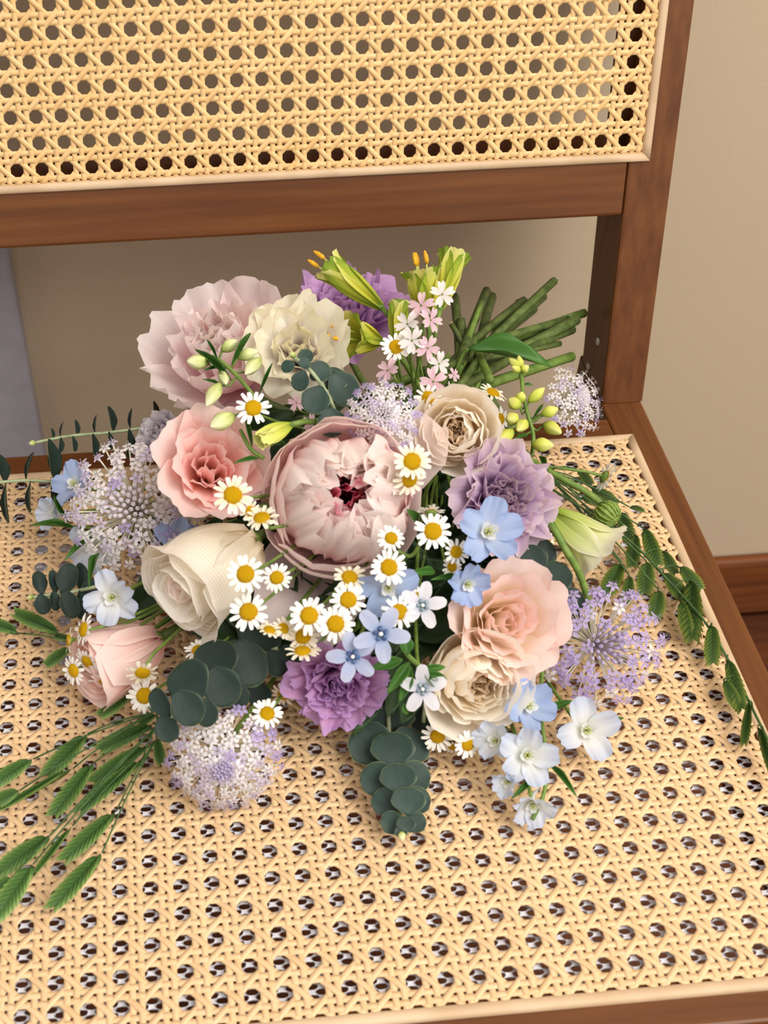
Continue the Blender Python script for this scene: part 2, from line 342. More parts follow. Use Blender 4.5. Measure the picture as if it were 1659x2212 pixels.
Zs = Vector((0, 0, 1)); sx0, sx1, sy0, sy1 = XL + 0.0135 + 0.003, 0.0165, -0.3755, 0.0090
c = [Vector((sx0, sy0, 0)), Vector((sx1, sy0, 0)), Vector((sx1, sy1, 0)), Vector((sx0, sy1, 0))]
for i in range(4):
    a, b = c[i], c[(i + 1) % 4]; e = (b - a).normalized()
    cpart('seat_spline', half_round(a - e * 0.0, b, Zs, 0.0031, 0.0028, -1, 1), spline_m)
bx0, bx1, by0, by1 = LX - 0.004, 0.0150, -0.0107, STOP - 0.003
c = [BO + BX * x + BS * s for x, s in ((bx0, by0), (bx1, by0), (bx1, by1), (bx0, by1))]
for i in range(4):
    cpart('back_spline', half_round(c[i], c[(i + 1) % 4], BN, 0.0026, 0.0026, -1, 1), spline_m)

# woven cane: strand by strand
def strand(path, across, up, w, th):
    vs, fs = [], []; k = 5
    prof = [(-.5, -.4), (-.5, .2), (0, .45), (.5, .2), (.5, -.4)]
    for i, p in enumerate(path):
        for a, b in prof: vs.append(p + across * (a * w) + up * (b * th))
    n = len(path)
    for i in range(n - 1):
        for j in range(k):
            j2 = (j + 1) % k; fs.append((i * k + j, i * k + j2, (i + 1) * k + j2, (i + 1) * k + j))
    fs.append(tuple(range(k - 1, -1, -1))); fs.append(tuple((n - 1) * k + j for j in range(k)))
    return mk_mesh('cane_strand', vs, fs)
def weave(prefix, M, x0, x1, y0, y1, ox, oy, mat, parent, ploc):
    """lattice lines at integer multiples of P offset (ox, oy); holes sit half way between them"""
    X, Y, Z = Vector((1, 0, 0)), Vector((0, 1, 0)), Vector((0, 0, 1)); am = 0.00032; ad = 0.0006
    def put(me, dx=0, dy=0):
        o = obj(prefix, me, mat, parent)
        o.matrix_local = ploc @ M @ Matrix.Translation((dx, dy, 0)); return o
    def bumpw(t, sgn):   # over one of the pair, under the other
        f = t - math.floor(t + 0.5)
        return sgn * am * (math.exp(-((f - DP) / 0.085) ** 2) - math.exp(-((f + DP) / 0.085) ** 2))
    n = int((y1 - y0) / P * 7)
    for sg in (-1, 1):
        me = strand([Vector((0, y0 + (y1 - y0) * i / n, bumpw((y0 + (y1 - y0) * i / n - oy) / P, sg))) for i in range(n + 1)], X, Z, SW, ST)
        i = math.ceil((x0 - ox) / P - DP * sg)
        while ox + (i + DP * sg) * P < x1: put(me, dx=ox + (i + DP * sg) * P); i += 1
    n = int((x1 - x0) / P * 7)
    for sg in (-1, 1):
        me = strand([Vector((x0 + (x1 - x0) * i / n, 0, bumpw((x0 + (x1 - x0) * i / n - ox) / P, -sg))) for i in range(n + 1)], Y, Z, SW, ST)
        i = math.ceil((y0 - oy) / P - DP * sg)
        while oy + (i + DP * sg) * P < y1: put(me, dy=oy + (i + DP * sg) * P); i += 1
    for kind in (1, -1):
        ac = Vector((1, -kind, 0)).normalized()
        ks = range(-80, 80)
        for k in ks:
            # (y-oy) = kind*(x-ox) + (k+0.5)P
            xs, xe = x0, x1; cc = oy + (k + 0.5) * P - kind * ox
            if kind == 1: xs, xe = max(xs, y0 - cc), min(xe, y1 - cc)
            else: xs, xe = max(xs, cc - y1), min(xe, cc - y0)
            if xe - xs < 0.004: continue
            n = max(3, int((xe - xs) / P * 7))
            path = []
            for i in range(n + 1):
                x = xs + (xe - xs) * i / n; path.append(Vector((x, kind * x + cc, -kind * ad * cos(2 * pi * (x - ox) / P) )))
            put(strand(path, ac, Z, SW * 0.98, ST))
# border webbing strip under the splines carries the strands
def border(name, x0, x1, y0, y1, w, M):
    bm = bmesh.new(); vs = []
    for z in (-0.0012, -0.0003):
        for (a, b) in ((x0, y0), (x1, y0), (x1, y1), (x0, y1)): vs.append(bm.verts.new((a, b, z)))
        for (a, b) in ((x0 + w, y0 + w), (x1 - w, y0 + w), (x1 - w, y1 - w), (x0 + w, y1 - w)): vs.append(bm.verts.new((a, b, z)))
    for i in range(4):
        j = (i + 1) % 4
        bm.faces.new((vs[8 + i], vs[8 + j], vs[12 + j], vs[12 + i])); bm.faces.new((vs[i], vs[4 + i], vs[4 + j], vs[j]))
        bm.faces.new((vs[i], vs[j], vs[8 + j], vs[8 + i])); bm.faces.new((vs[4 + i], vs[12 + i], vs[12 + j], vs[4 + j]))
    bm.transform(M); me = bpy.data.meshes.new(name); bm.to_mesh(me); bm.free(); return me
sc = cpart('seat_cane', border('seat_cane', sx0, sx1, sy0, sy1, 0.003, Matrix.Translation((0, 0, 0.0008))), cane_m)
weave('seat_strand', Matrix.Translation((0, 0, 0.0014)), sx0 + 0.0022, sx1 - 0.0022, sy0 + 0.0022, sy1 - 0.0022, P / 2, P / 2, cane_m, sc, Matrix.Identity(4))
bc = cpart('back_cane', border('back_cane', bx0, bx1, by0, by1, 0.003, BM @ Matrix.Translation((0, 0, 0.0005))), cane_b)
weave('back_strand', BM @ Matrix.Translation((0, 0, 0.0004)), bx0 + 0.0022, bx1 - 0.0022, by0 + 0.0022, by1 - 0.0022, P / 2, P / 2, cane_b, bc, Matrix.Identity(4))
# white perforated support sheet under the seat cane
def perforated():
    ax, ay, rx, ry = 0.00463, 0.00275, 0.0033, 0.00165; vs, fs = [], []; N = 12
    x0, x1, y0, y1 = XL + 0.0285, 0.0078, -0.367, 0.006; i = 0; x = x0 + ax
    while x < x1 - 0.002:
        y = y0 + ay * (2 if i % 2 else 1)
        while y < y1 - 0.001:
            k = len(vs)
            for q in range(N):
                a = 2 * pi * q / N; vs.append((x + rx * cos(a), y + ry * sin(a), 0))
            for q in range(N):   # cell border (rhombic-hex cell)
                a = 2 * pi * q / N; ca, sa = cos(a), sin(a)
                s = min(ay / max(abs(sa) , 1e-6) if abs(sa) > 1e-6 else 9, (ax * ax + ay * ay) / (2 if 0 else 1) / max(abs(ca) * ax + abs(sa) * ay, 1e-6) * 0.5 * 1.0 + 0)
                s2 = 0.5 * (ax * ax + ay * ay) / max(abs(ca) * ax + abs(sa) * ay, 1e-6)
                s = min(ay / abs(sa) if abs(sa) > 1e-6 else 9, s2); vs.append((x + ca * s * 1.004, y + sa * s * 1.004, 0))
            for q in range(N):
                w = (q + 1) % N; fs.append((k + q, k + N + q, k + N + w, k + w))
            y += 2 * ay
        x += ax; i += 1
    return mk_mesh('support_mesh', vs, fs, smooth=False)
sm = cpart('support_mesh', perforated(), mesh_m); sm.location = cinv.translation + Vector((0, 0, -0.0026))
mo = sm.modifiers.new('t', 'SOLIDIFY'); mo.thickness = 0.0008
for (s, n) in ((-0.137, -0.020), (-0.160, -0.034)):      # screws in the post's inner face
    me = mk_mesh('screw', *tube_data([Vector((0.0046, s, n)), Vector((0.0038, s, n)), Vector((0.0034, s, n))], [0.0028, 0.0028, 0.0018], 10)); bpart('screw', me, metal_m)
# ------------------------------------------------------------------ petals and flower builders
def petal_data(L, Wd, phi0, phi1, Rc, ruffle=0.0, freq=2.5, tip=0.0, tipst=0.7, serr=0.0, wide=0.6, base=0.25, sq=2.4, seed=0, nt=9, ns=9, fold=0.0, pexp=1.0, notch=0.0):
    """a curved petal: axis +Z, leaning towards +X; phi = lean from the axis (deg), Rc = cup radius"""
    rnd = random.Random(seed); ph = [rnd.uniform(0, 6.28) for _ in range(4)]
    vs, fs, uv = [], [], []
    p0, p1 = radians(phi0), radians(phi1); r = z = 0.0; prof = []
    for i in range(nt + 1):
        t = i / nt; phi = p0 + (p1 - p0) * t ** pexp
        if tip and t > tipst: phi += radians(tip) * ((t - tipst) / (1 - tipst)) ** 1.5
        if i: r += L / nt * sin(phi); z += L / nt * cos(phi)
        prof.append((r, z, phi))
    def pr_(t):
        x = min(max(t, 0), 1) * nt; i = min(int(x), nt - 1); f = x - i; A, B = prof[i], prof[i + 1]
        return [A[k] + (B[k] - A[k]) * f for k in range(3)]
    if serr: ns = max(ns, 14)
    tm = []
    for j in range(ns + 1):
        s = -1 + 2 * j / ns
        m = wide + (1 - wide) * max(0.0, 1 - abs(s) ** sq) ** (1 / sq)
        m *= 1 + serr * (0.6 * sin(7 * s + ph[3]) + rnd.uniform(-.8, .8)) - notch * max(0, 1 - abs(s) * 2.6)
        tm.append(m)
    for i in range(nt + 1):
        for j in range(ns + 1):
            s = -1 + 2 * j / ns; t = i / nt * min(tm[j], 1.0); r, z, phi = pr_(t)
            hw = Wd / 2 * (base + (1 - base) * sin(pi / 2 * min(1, t / wide)))
            a = s * hw / Rc; a = max(-2.4, min(2.4, a))
            disp = ruffle * t ** 1.5 * (sin(freq * pi * s + ph[0]) + 0.55 * sin(freq * 2.3 * pi * s + ph[1]) * t + 0.35 * sin(5 * t + ph[2]))
            inn = Rc * (1 - cos(a)) + fold * abs(s) * hw
            x = r + cos(phi) * (disp - inn); zz = z - sin(phi) * (disp - inn)
            vs.append(Vector((x, Rc * sin(a), zz))); uv.append((i / nt, j / ns))
    for i in range(nt):
        for j in range(ns):
            q = i * (ns + 1) + j; fs.append((q, q + ns + 1, q + ns + 2, q + 1))
    return vs, fs, uv
def petal_mesh(**k): return mk_mesh('petal', *petal_data(**k))
BIND = Vector((-0.105, 0.012, 0.062))
ENDS = [W(*e) for e in [(1051, 628, .062), (982, 640, .058), (1132, 648, .062), (1154, 668, .05), (1198, 606, .07), (1227, 690, .046), (1225, 752, .04), (1110, 672, .068), (1002, 655, .066), (1222, 778, .03), (966, 662, .05), (1072, 650, .05), (1030, 700, .04)]]
endk = [0]
def to_bind(base, facing, seed, lead=0.03, n=12):
    rnd = random.Random(seed); b = BIND + Vector([rnd.uniform(-.011, .011) for _ in range(3)])
    p1 = base - facing * lead; p2 = b + (Vector((-0.21, -0.13, 0.05)) - BIND).normalized() * 0.05; p2.z = 0.012
    pts = bez(base, p1, p2, b, n)
    for q in pts: q.z = max(q.z, 0.006)
    return pts
def flower_stem(t, M, base, facing, rad, mat, seed, full=False, lead=0.03, n=12):
    pts = to_bind(base, facing, seed, lead, n)
    if full and endk[0] < len(ENDS):
        e = ENDS[endk[0]]; endk[0] += 1; b = pts[-1]; d = (e - b)
        pts += [b + d * 0.33 + Vector((0, 0, .003)), b + d * 0.66 + Vector((0, 0, .002)), e]
        st = stem_part(t, M, pts, rad, mat)
        inv = M.inverted(); dd = d.normalized()
        obj('cut_end', mk_mesh('cut_end', *tube_data([inv @ (e - dd * .0003), inv @ (e + dd * .0006)], rad * 0.86, 8)), cut_m, st)
        return st
    return stem_part(t, M, pts, rad, mat)
def ring_flower(name, label, cat, center, facing, R, layers, stem=(0.0022, stem_d), depth=0.6, seed=1, roll=0.0, group=None, full=False, calyx=None):
    """layers are in units of the flower's radius; its base lies depth*R behind the centre"""
    base = center - facing * (depth * R); M = frame(base, facing, roll); t = thing(name, label, cat, M, group)
    rnd = random.Random(seed)
    for li, ly in enumerate(layers):
        ly = dict(ly); n = ly.pop('n'); r0 = ly.pop('r0', 0.03); z0 = ly.pop('z0', 0.0); mat = ly.pop('mat'); var = ly.pop('var', 3); az0 = ly.pop('az', li * 0.7); jit = ly.pop('jit', 0.18); pn = ly.pop('name', 'petal'); lab = ly.pop('label', None); tj = ly.pop('tj', 0.07)
        azl = ly.pop('azs', None); sj = ly.pop('sj', 0.06)
        meshes = []
        for k in range(min(var, n)):
            q = dict(ly); q['L'] *= R; q['Wd'] *= R; q['Rc'] *= R; q['ruffle'] = q.get('ruffle', 0) * R; q['seed'] = seed * 100 + li * 10 + k
            vs, fs, uv = petal_data(**q); meshes.append(mk_mesh('petal', [v + Vector((r0 * R, 0, z0 * R)) for v in vs], fs, uv))
        for k in range(n):
            az = azl[k] if azl else az0 + 2 * pi * k / n + rnd.uniform(-jit, jit)
            s = 1 + rnd.uniform(-sj, sj)
            o = obj(pn, meshes[k % len(meshes)], mat, t, rot=Euler((rnd.uniform(-tj, tj), rnd.uniform(-tj, tj), az)), scale=s)
            if lab: o['label'] = lab
    # receptacle closes the back
    v, f, u = tube_data([Vector((0, 0, -.12 * R)), Vector((0, 0, -.06 * R)), Vector((0, 0, .04 * R)), Vector((0, 0, .16 * R))], [.07 * R, .15 * R, .2 * R, .1 * R], 10)
    obj('receptacle', mk_mesh('receptacle', v, f, u), calyx or stem_m, t)
    if stem: flower_stem(t, M, base, facing, stem[0], stem[1], seed, full)
    return t

# ---- peonies
ctr = D(738, 1082, -0.032); R = msize(ctr, 183)
ring_flower('peony', 'large pale pink peony with ruffled heart and cupped outer petals, biggest bloom of the bouquet', 'peony', ctr, F(0.02, 0.02, 1), R, [
    dict(n=6, L=1.70, Wd=1.5, phi0=82, phi1=-10, Rc=1.0, r0=.05, z0=-.05, mat=petal_guard, ruffle=.012, sq=2.6, wide=.62, base=.4, nt=12, ns=12, name='guard_petal', var=3, jit=.1),
    dict(n=5, L=1.7, Wd=1.35, phi0=79, phi1=-16, Rc=.9, r0=.04, z0=.0, mat=petal_guard, ruffle=.02, sq=2.8, wide=.62, base=.4, nt=12, ns=12, az=.5, name='guard_petal'),
    dict(n=11, L=2.02, Wd=.9, phi0=84, phi1=-50, Rc=.75, r0=.05, z0=.02, mat=petal_pink, ruffle=.06, freq=2.4, serr=.035, jit=.25, tj=.08, wide=.7, sq=2.3, nt=12, ns=15, var=6),
    dict(n=12, L=2.0, Wd=.72, phi0=75, phi1=-50, Rc=.5, r0=.04, z0=.03, mat=petal_pink, ruffle=.07, freq=2.5, serr=.04, jit=.25, tj=.08, wide=.7, sq=2.3, nt=12, ns=15, var=6, az=.3),
    dict(n=12, L=1.8, Wd=.62, phi0=64, phi1=-42, Rc=.4, r0=.04, z0=.05, mat=petal_pink, ruffle=.075, freq=2.6, serr=.05, jit=.25, tj=.08, wide=.7, sq=2.3, nt=12, ns=15, var=6, az=.1),
    dict(n=10, L=1.58, Wd=.54, phi0=50, phi1=-28, Rc=.34, r0=.05, z0=.08, mat=petal_pink, ruffle=.055, freq=2, serr=.07, wide=.7, sq=2.3, nt=11, ns=14, var=5),
    dict(n=7, L=1.4, Wd=.46, phi0=34, phi1=-12, Rc=.26, r0=.05, z0=.1, mat=petal_pink, ruffle=.05, freq=2, serr=.07, wide=.7, sq=2.3, nt=11, ns=14, var=5, az=.6),
    dict(n=7, L=1.2, Wd=.5, phi0=20, phi1=-8, Rc=.24, r0=.04, z0=.46, mat=petal_mag, ruffle=.04, freq=2, serr=.06, wide=.7, sq=2.3, nt=9, ns=8, name='heart_petal', label='deep magenta petals at the heart'),
    dict(n=1, L=1.78, Wd=1.35, phi0=84, phi1=32, Rc=1.2, r0=.1, z0=.02, mat=petal_guard, ruffle=.03, sq=3, wide=.6, base=.45, nt=12, ns=12, azs=[-1.95], name='guard_petal', tip=55, tj=0, label='drooping greyish pink outer petal'),
    dict(n=1, L=1.5, Wd=.95, phi0=84, phi1=52, Rc=.9, r0=.1, z0=.0, mat=petal_guard, ruffle=.02, sq=2.4, wide=.6, base=.45, nt=12, ns=12, azs=[0.62], name='guard_petal', tj=0),
], depth=.72, seed=11, stem=(.0032, stem_d), full=True)
ctr = W(490, 775, .088); R = msize(ctr, 138)
ring_flower('peony', 'loose pale pink peony at the back, half behind the ivory lisianthus', 'peony', ctr, F(-.25, .42, .85), R, [
    dict(n=7, L=1.7, Wd=1.2, phi0=85, phi1=22, Rc=1.3, mat=petal_bpeony, ruffle=.06, serr=.05, sq=3, wide=.64, nt=10, ns=11, name='guard_petal', var=4),
    dict(n=7, L=1.5, Wd=1.0, phi0=68, phi1=0, Rc=.8, mat=petal_bpeony, ruffle=.08, serr=.07, sq=3, wide=.66, nt=10, ns=11, var=4),
    dict(n=8, L=1.4, Wd=.85, phi0=46, phi1=-18, Rc=.55, mat=petal_bpeony, ruffle=.09, serr=.08, wide=.7, sq=3, nt=10, ns=11, var=4),
    dict(n=8, L=1.3, Wd=.7, phi0=26, phi1=-24, Rc=.42, mat=petal_pink, ruffle=.08, serr=.08, wide=.7, sq=3, nt=10, ns=10, var=4),
    dict(n=6, L=1.15, Wd=.5, phi0=12, phi1=-14, Rc=.3, mat=petal_pink, ruffle=.06, serr=.08, wide=.7, sq=3, nt=9, ns=9),
], depth=.6, seed=12, stem=(.003, stem_d), full=True)
# ---- roses
def rose(name, label, ctr, facing, R, outer, inner, heart, seed, depth=.75, tipo=70, cup=0, roll=0, stem=(.0028, stem_d), h=1.0):
    return ring_flower(name, label, 'rose', ctr, facing, R, [
        dict(n=5, L=1.75 * h, Wd=1.75, phi0=48, phi1=2 + cup, Rc=.86, r0=.04, mat=outer, ruffle=.02, tip=tipo, tipst=.78, sq=3.4, wide=.6, base=.4, nt=14, ns=12),
        dict(n=5, L=1.72 * h, Wd=1.5, phi0=38, phi1=-4 + cup, Rc=.72, r0=.04, mat=outer, ruffle=.02, tip=tipo * .8, tipst=.8, sq=3.4, wide=.6, base=.4, nt=14, ns=12, az=.6),
        dict(n=5, L=1.68 * h, Wd=1.25, phi0=29, phi1=-8, Rc=.56, r0=.03, mat=inner, ruffle=.02, tip=30, tipst=.84, sq=3.6, wide=.6, base=.4, nt=12, ns=11, az=.2),
        dict(n=5, L=1.62 * h, Wd=1.05, phi0=21, phi1=-10, Rc=.42, r0=.03, mat=inner, ruffle=.02, tip=15, tipst=.86, sq=3.6, wide=.6, base=.4, nt=12, ns=11, az=.9),
        dict(n=4, L=1.58 * h, Wd=.8, phi0=13, phi1=-9, Rc=.29, r0=.02, mat=heart, ruffle=.02, sq=3.6, wide=.6, nt=10, ns=10, az=.4),
        dict(n=3, L=1.52 * h, Wd=.62, phi0=7, phi1=-6, Rc=.18, r0=.015, mat=heart, ruffle=.015, sq=3.6, wide=.6, nt=10, ns=10, az=1.1),
        dict(n=3, L=1.5 * h, Wd=.42, phi0=3, phi1=-2, Rc=.09, r0=.008, mat=heart, sq=3.6, wide=.6, nt=10, ns=8),
    ], depth=depth, seed=seed, roll=roll, stem=stem, full=True)
ctr = D(548, 1166, -0.030); R = msize(ctr, 128)
rose('rose', 'creamy white rose with ribbed outer petals and blush heart', ctr, F(-.70, -.52, .48), R, petal_wnet, petal_white, petal_blush, 21, depth=0, tipo=40, h=1.12)
def garden_rose(label, ctr, facing, R, outer, heart, seed, depth=.6, roll=0):
    return ring_flower('garden_rose', label, 'rose', ctr, facing, R, [
        dict(n=6, L=1.6, Wd=1.4, phi0=80, phi1=0, Rc=.95, mat=outer, ruffle=.02, tip=22, tipst=.8, sq=3, wide=.62, base=.4, nt=12, ns=11),
        dict(n=6, L=1.5, Wd=1.2, phi0=70, phi1=-12, Rc=.8, mat=outer, ruffle=.025, tip=15, tipst=.8, sq=3, wide=.62, base=.4, nt=12, ns=11, az=.5),
        dict(n=7, L=1.4, Wd=1.0, phi0=60, phi1=-18, Rc=.62, mat=outer, ruffle=.03, sq=3, wide=.62, nt=11, ns=11, az=.2),
        dict(n=7, L=1.25, Wd=.85, phi0=50, phi1=-20, Rc=.5, mat=outer, ruffle=.035, sq=3, wide=.64, nt=11, ns=11, az=.8),
        dict(n=7, L=1.08, Wd=.62, phi0=38, phi1=-18, Rc=.36, mat=heart, ruffle=.05, sq=3, wide=.66, nt=10, ns=10, az=.3),
        dict(n=6, L=.95, Wd=.48, phi0=26, phi1=-14, Rc=.26, mat=heart, ruffle=.05, sq=3, wide=.66, nt=10, ns=10, az=1.0),
        dict(n=5, L=.85, Wd=.34, phi0=12, phi1=-8, Rc=.17, mat=heart, ruffle=.04, sq=3, wide=.66, nt=9, ns=9),
    ], depth=depth, seed=seed, roll=roll, stem=(.0028, stem_d), full=True)
ctr = D(990, 932, -0.008); R = msize(ctr, 98)
garden_rose('cream garden rose with swirled apricot heart beside the small lace flower', ctr, F(-.22, -.05, 1), R, petal_cream, petal_apric, 31)
ctr = D(1020, 1462, -0.014); R = msize(ctr, 122)
garden_rose('cream garden rose tucked under the peach lisianthus, resting on the seat', ctr, F(.12, -.25, .95), R, petal_cream, petal_apric, 32)
ctr = W(285, 1405, .034); R = msize(ctr, 112)
rose('rose', 'soft pink rose lying on the seat behind thin daisy stems', ctr, F(-.75, -.35, .5), R, petal_rose, petal_rose, petal_rose, 23, depth=.6, tipo=20)

# ---- lisianthus and other ruffled blooms
def lisi(name, label, cat, ctr, facing, R, mat, heart, seed, depth=.6, ruf=.07, serr=.05, open_=45, n=(6, 6, 6, 5), roll=0, cup=.9, stem=(.0022, stem_m)):
    return ring_flower(name, label, cat, ctr, facing, R, [
        dict(n=n[0], L=1.5, Wd=1.35, phi0=42, phi1=open_, Rc=cup, mat=mat, ruffle=ruf, freq=2.2, serr=serr, sq=3.4, wide=.7, tip=25, nt=11, ns=14, var=4),
        dict(n=n[1], L=1.36, Wd=1.2, phi0=34, phi1=open_ * .55, Rc=cup * .8, mat=mat, ruffle=ruf, freq=2.4, serr=serr, sq=3.4, wide=.7, tip=20, nt=11, ns=14, az=.5, var=4),
        dict(n=n[2], L=1.25, Wd=1.0, phi0=24, phi1=open_ * .2, Rc=cup * .6, mat=mat, ruffle=ruf, freq=2.5, serr=serr, sq=3.4, wide=.7, nt=11, ns=13, az=.2, var=4),
        dict(n=n[3], L=1.15, Wd=.75, phi0=12, phi1=-6, Rc=cup * .4, mat=heart, ruffle=ruf * .8, freq=2.2, serr=serr, sq=3.4, wide=.7, nt=10, ns=12, az=.9, var=4),
    ], depth=depth, seed=seed, roll=roll, stem=stem)
ctr = D(1086, 1342, -0.010); R = msize(ctr, 118)
ring_flower('lisianthus', 'peach and cream lisianthus with blush petal rims above the low garden rose', 'lisianthus', ctr, F(.12, .02, 1), R, [
    dict(n=5, L=1.62, Wd=1.5, phi0=62, phi1=18, Rc=1.0, mat=petal_peach, ruffle=.045, freq=1.8, serr=.03, sq=3.4, wide=.68, tip=40, nt=12, ns=14, var=5),
    dict(n=5, L=1.45, Wd=1.3, phi0=52, phi1=6, Rc=.8, mat=petal_peach, ruffle=.04, freq=2, serr=.03, sq=3.4, wide=.68, tip=35, nt=12, ns=14, az=.5, var=5),
    dict(n=5, L=1.3, Wd=1.1, phi0=40, phi1=-2, Rc=.6, mat=petal_peach, ruffle=.04, freq=2, serr=.03, sq=3.4, wide=.68, tip=30, nt=12, ns=14, az=.2, var=5),
    dict(n=4, L=1.15, Wd=.9, phi0=26, phi1=-6, Rc=.42, mat=petal_peach, ruffle=.035, freq=2, serr=.03, sq=3.4, wide=.68, tip=15, nt=11, ns=12, az=.8, var=4),
    dict(n=3, L=1.02, Wd=.62, phi0=12, phi1=-8, Rc=.26, mat=petal_peach, ruffle=.03, sq=3.4, wide=.68, nt=10, ns=11),
], depth=.7, seed=41, stem=(.0024, stem_m))
ctr = W(645, 762, .118); R = msize(ctr, 106)
lisi('lisianthus', 'ivory frilled lisianthus with dusky eye behind the small eucalyptus tip', 'lisianthus', ctr, F(-.12, .05, 1), R, petal_ivory, petal_ivory, 42, ruf=.06, serr=.07, open_=52)
ctr = D(455, 1012, -0.016); R = msize(ctr, 118)
lisi('lisianthus', 'salmon pink open lisianthus above the creamy white rose', 'lisianthus', ctr, F(.12, .12, 1), R, petal_lpink, petal_lpink, 43, ruf=.05, serr=.03, open_=38, n=(5, 5, 4, 3), cup=1.0, depth=.75)
ctr = W(745, 690, .078); R = msize(ctr, 108)
lisi('carnation', 'violet ruffled carnation behind the yellow alstroemeria buds', 'carnation', ctr, F(-.1, .55, .75), R, petal_violet, petal_violet, 44, ruf=.09, serr=.07, open_=70, n=(9, 9, 8, 7), cup=.6)
ctr = D(1078, 1078, -0.022); R = msize(ctr, 100)
lisi('carnation', 'dusty mauve ruffled carnation above the blue delphinium', 'carnation', ctr, F(.22, .05, .95), R, petal_mauve, petal_mauve, 45, ruf=.10, serr=.06, open_=62, n=(9, 9, 8, 7), cup=.6)
ctr = D(730, 1470, -0.016); R = msize(ctr, 86)
lisi('carnation', 'orchid purple carnation resting on the seat below the daisies', 'carnation', ctr, F(-.12, -.4, .85), R, petal_orchid, petal_orchid, 46, ruf=.10, serr=.06, open_=62, n=(9, 9, 8, 7), cup=.6)
for (u, v, z, px, seed, lb) in [(350, 935, .06, 44, 47, 'small grey lilac stock bloom touching the salmon pink lisianthus'), (325, 975, .055, 34, 48, 'smaller grey lilac stock bloom touching the large white lace flower')]:
    c_ = W(u, v, z)
    lisi('stock_bloom', lb, 'flower', c_, F(-.5, .3, .8), msize(c_, px), petal_stock, petal_stock, seed, n=(5, 5, 4, 3), ruf=.08)['group'] = 'stock blooms'

# ---- green lisianthus seen from behind, and its bud
def trumpet(name, label, cat, tipbase, tipend, Rpx, mat, seed, n=5, phi0=16, phi1=20, Wd=.9, green=None, tipc=30, stem=True, ruf=.03):
    d = (tipend - tipbase); L = d.length; f = d.normalized(); M = frame(tipbase, f, seed * .7); t = thing(name, label, cat, M)
    R = msize(tipbase, Rpx)
    for k in range(n):
        mt = (green if green and k % 2 == 0 else mat)
        vs, fs, uv = petal_data(L=L, Wd=Wd * R, phi0=phi0, phi1=phi1, Rc=R * .7, ruffle=ruf * R, serr=.03, sq=2.6, wide=.62, base=.3, tip=tipc, tipst=.72, seed=seed * 10 + k, nt=11, ns=9)
        obj('petal' if n == 5 else 'tepal', mk_mesh('petal', [v_ + Vector((.02 * R, 0, 0)) for v_ in vs], fs, uv), mt, t, rot=Euler((0, 0, 2 * pi * k / n)))
    v, f_, u = tube_data([Vector((0, 0, -.1 * R)), Vector((0, 0, 0)), Vector((0, 0, .2 * R))], [.06 * R, .14 * R, .1 * R], 8)
    obj('calyx', mk_mesh('calyx', v, f_, u), stem_m, t)
    if stem: flower_stem(t, M, tipbase, f, .0017, stem_m, seed, lead=.03)
    return t, M
trumpet('lisianthus', 'pale green and white lisianthus seen from behind beside the scabious pod', 'lisianthus', W(1194, 1108, .062), W(1316, 1212, .045), 92, petal_green, 51, phi0=26, phi1=20, Wd=1.15, tipc=45)
trumpet('lisianthus_bud', 'lime yellow lisianthus bud above the big pink peony', 'flower bud', D(628, 918, .004), D(556, 955, .012), 46, bud_y, 52, phi0=26, phi1=-12, Wd=1.1, tipc=25, ruf=.06)

# ---- alstroemeria
def alstro(label, b, e, px, seed, opened=0, stamen=True):
    t, M = trumpet('alstroemeria', label, 'alstroemeria', b, e, px, petal_alst, seed, n=6, phi0=10 + opened * .4, phi1=6 + opened, Wd=.95, green=petal_alstg, tipc=18 + opened * .5, ruf=.035)
    L = (e - b).length
    if stamen:
        for k in range(3):
            a = 2 * pi * k / 3 + .4; q = [Vector((.0012 * cos(a), .0012 * sin(a), L * .3)), Vector((.003 * cos(a), .003 * sin(a), L * .8)), Vector((.004 * cos(a), .004 * sin(a), L * 1.05))]
            s = obj('stamen', mk_mesh('stamen', *tube_data(q, .0005, 5)), bud_y, t)
            obj('anther', mk_mesh('anther', *tube_data([q[2] + Vector((0, 0, -.002)), q[2], q[2] + Vector((.0002, 0, .003)), q[2] + Vector((.0004, 0, .006))], [.0006, .0014, .0014, .0005], 7)), anther_m, s)
    return t
alstro('yellow green alstroemeria bud pointing left over the violet carnation', W(824, 664, .118), W(698, 566, .138), 62, 61, 4)
alstro('open yellow alstroemeria beside the ivory lisianthus', W(822, 738, .115), W(735, 722, .128), 78, 62, 22)
alstro('yellow alstroemeria standing tallest above the pink catchfly', W(925, 690, .112), W(908, 572, .138), 76, 63, 14)
alstro('slender yellow alstroemeria leaning right beside the cut stems', W(950, 668, .108), W(982, 545, .128), 58, 64, 6, False)
alstro('half hidden yellow alstroemeria bud behind the white catchfly', W(858, 745, .108), W(862, 650, .124), 52, 65, 3, False)

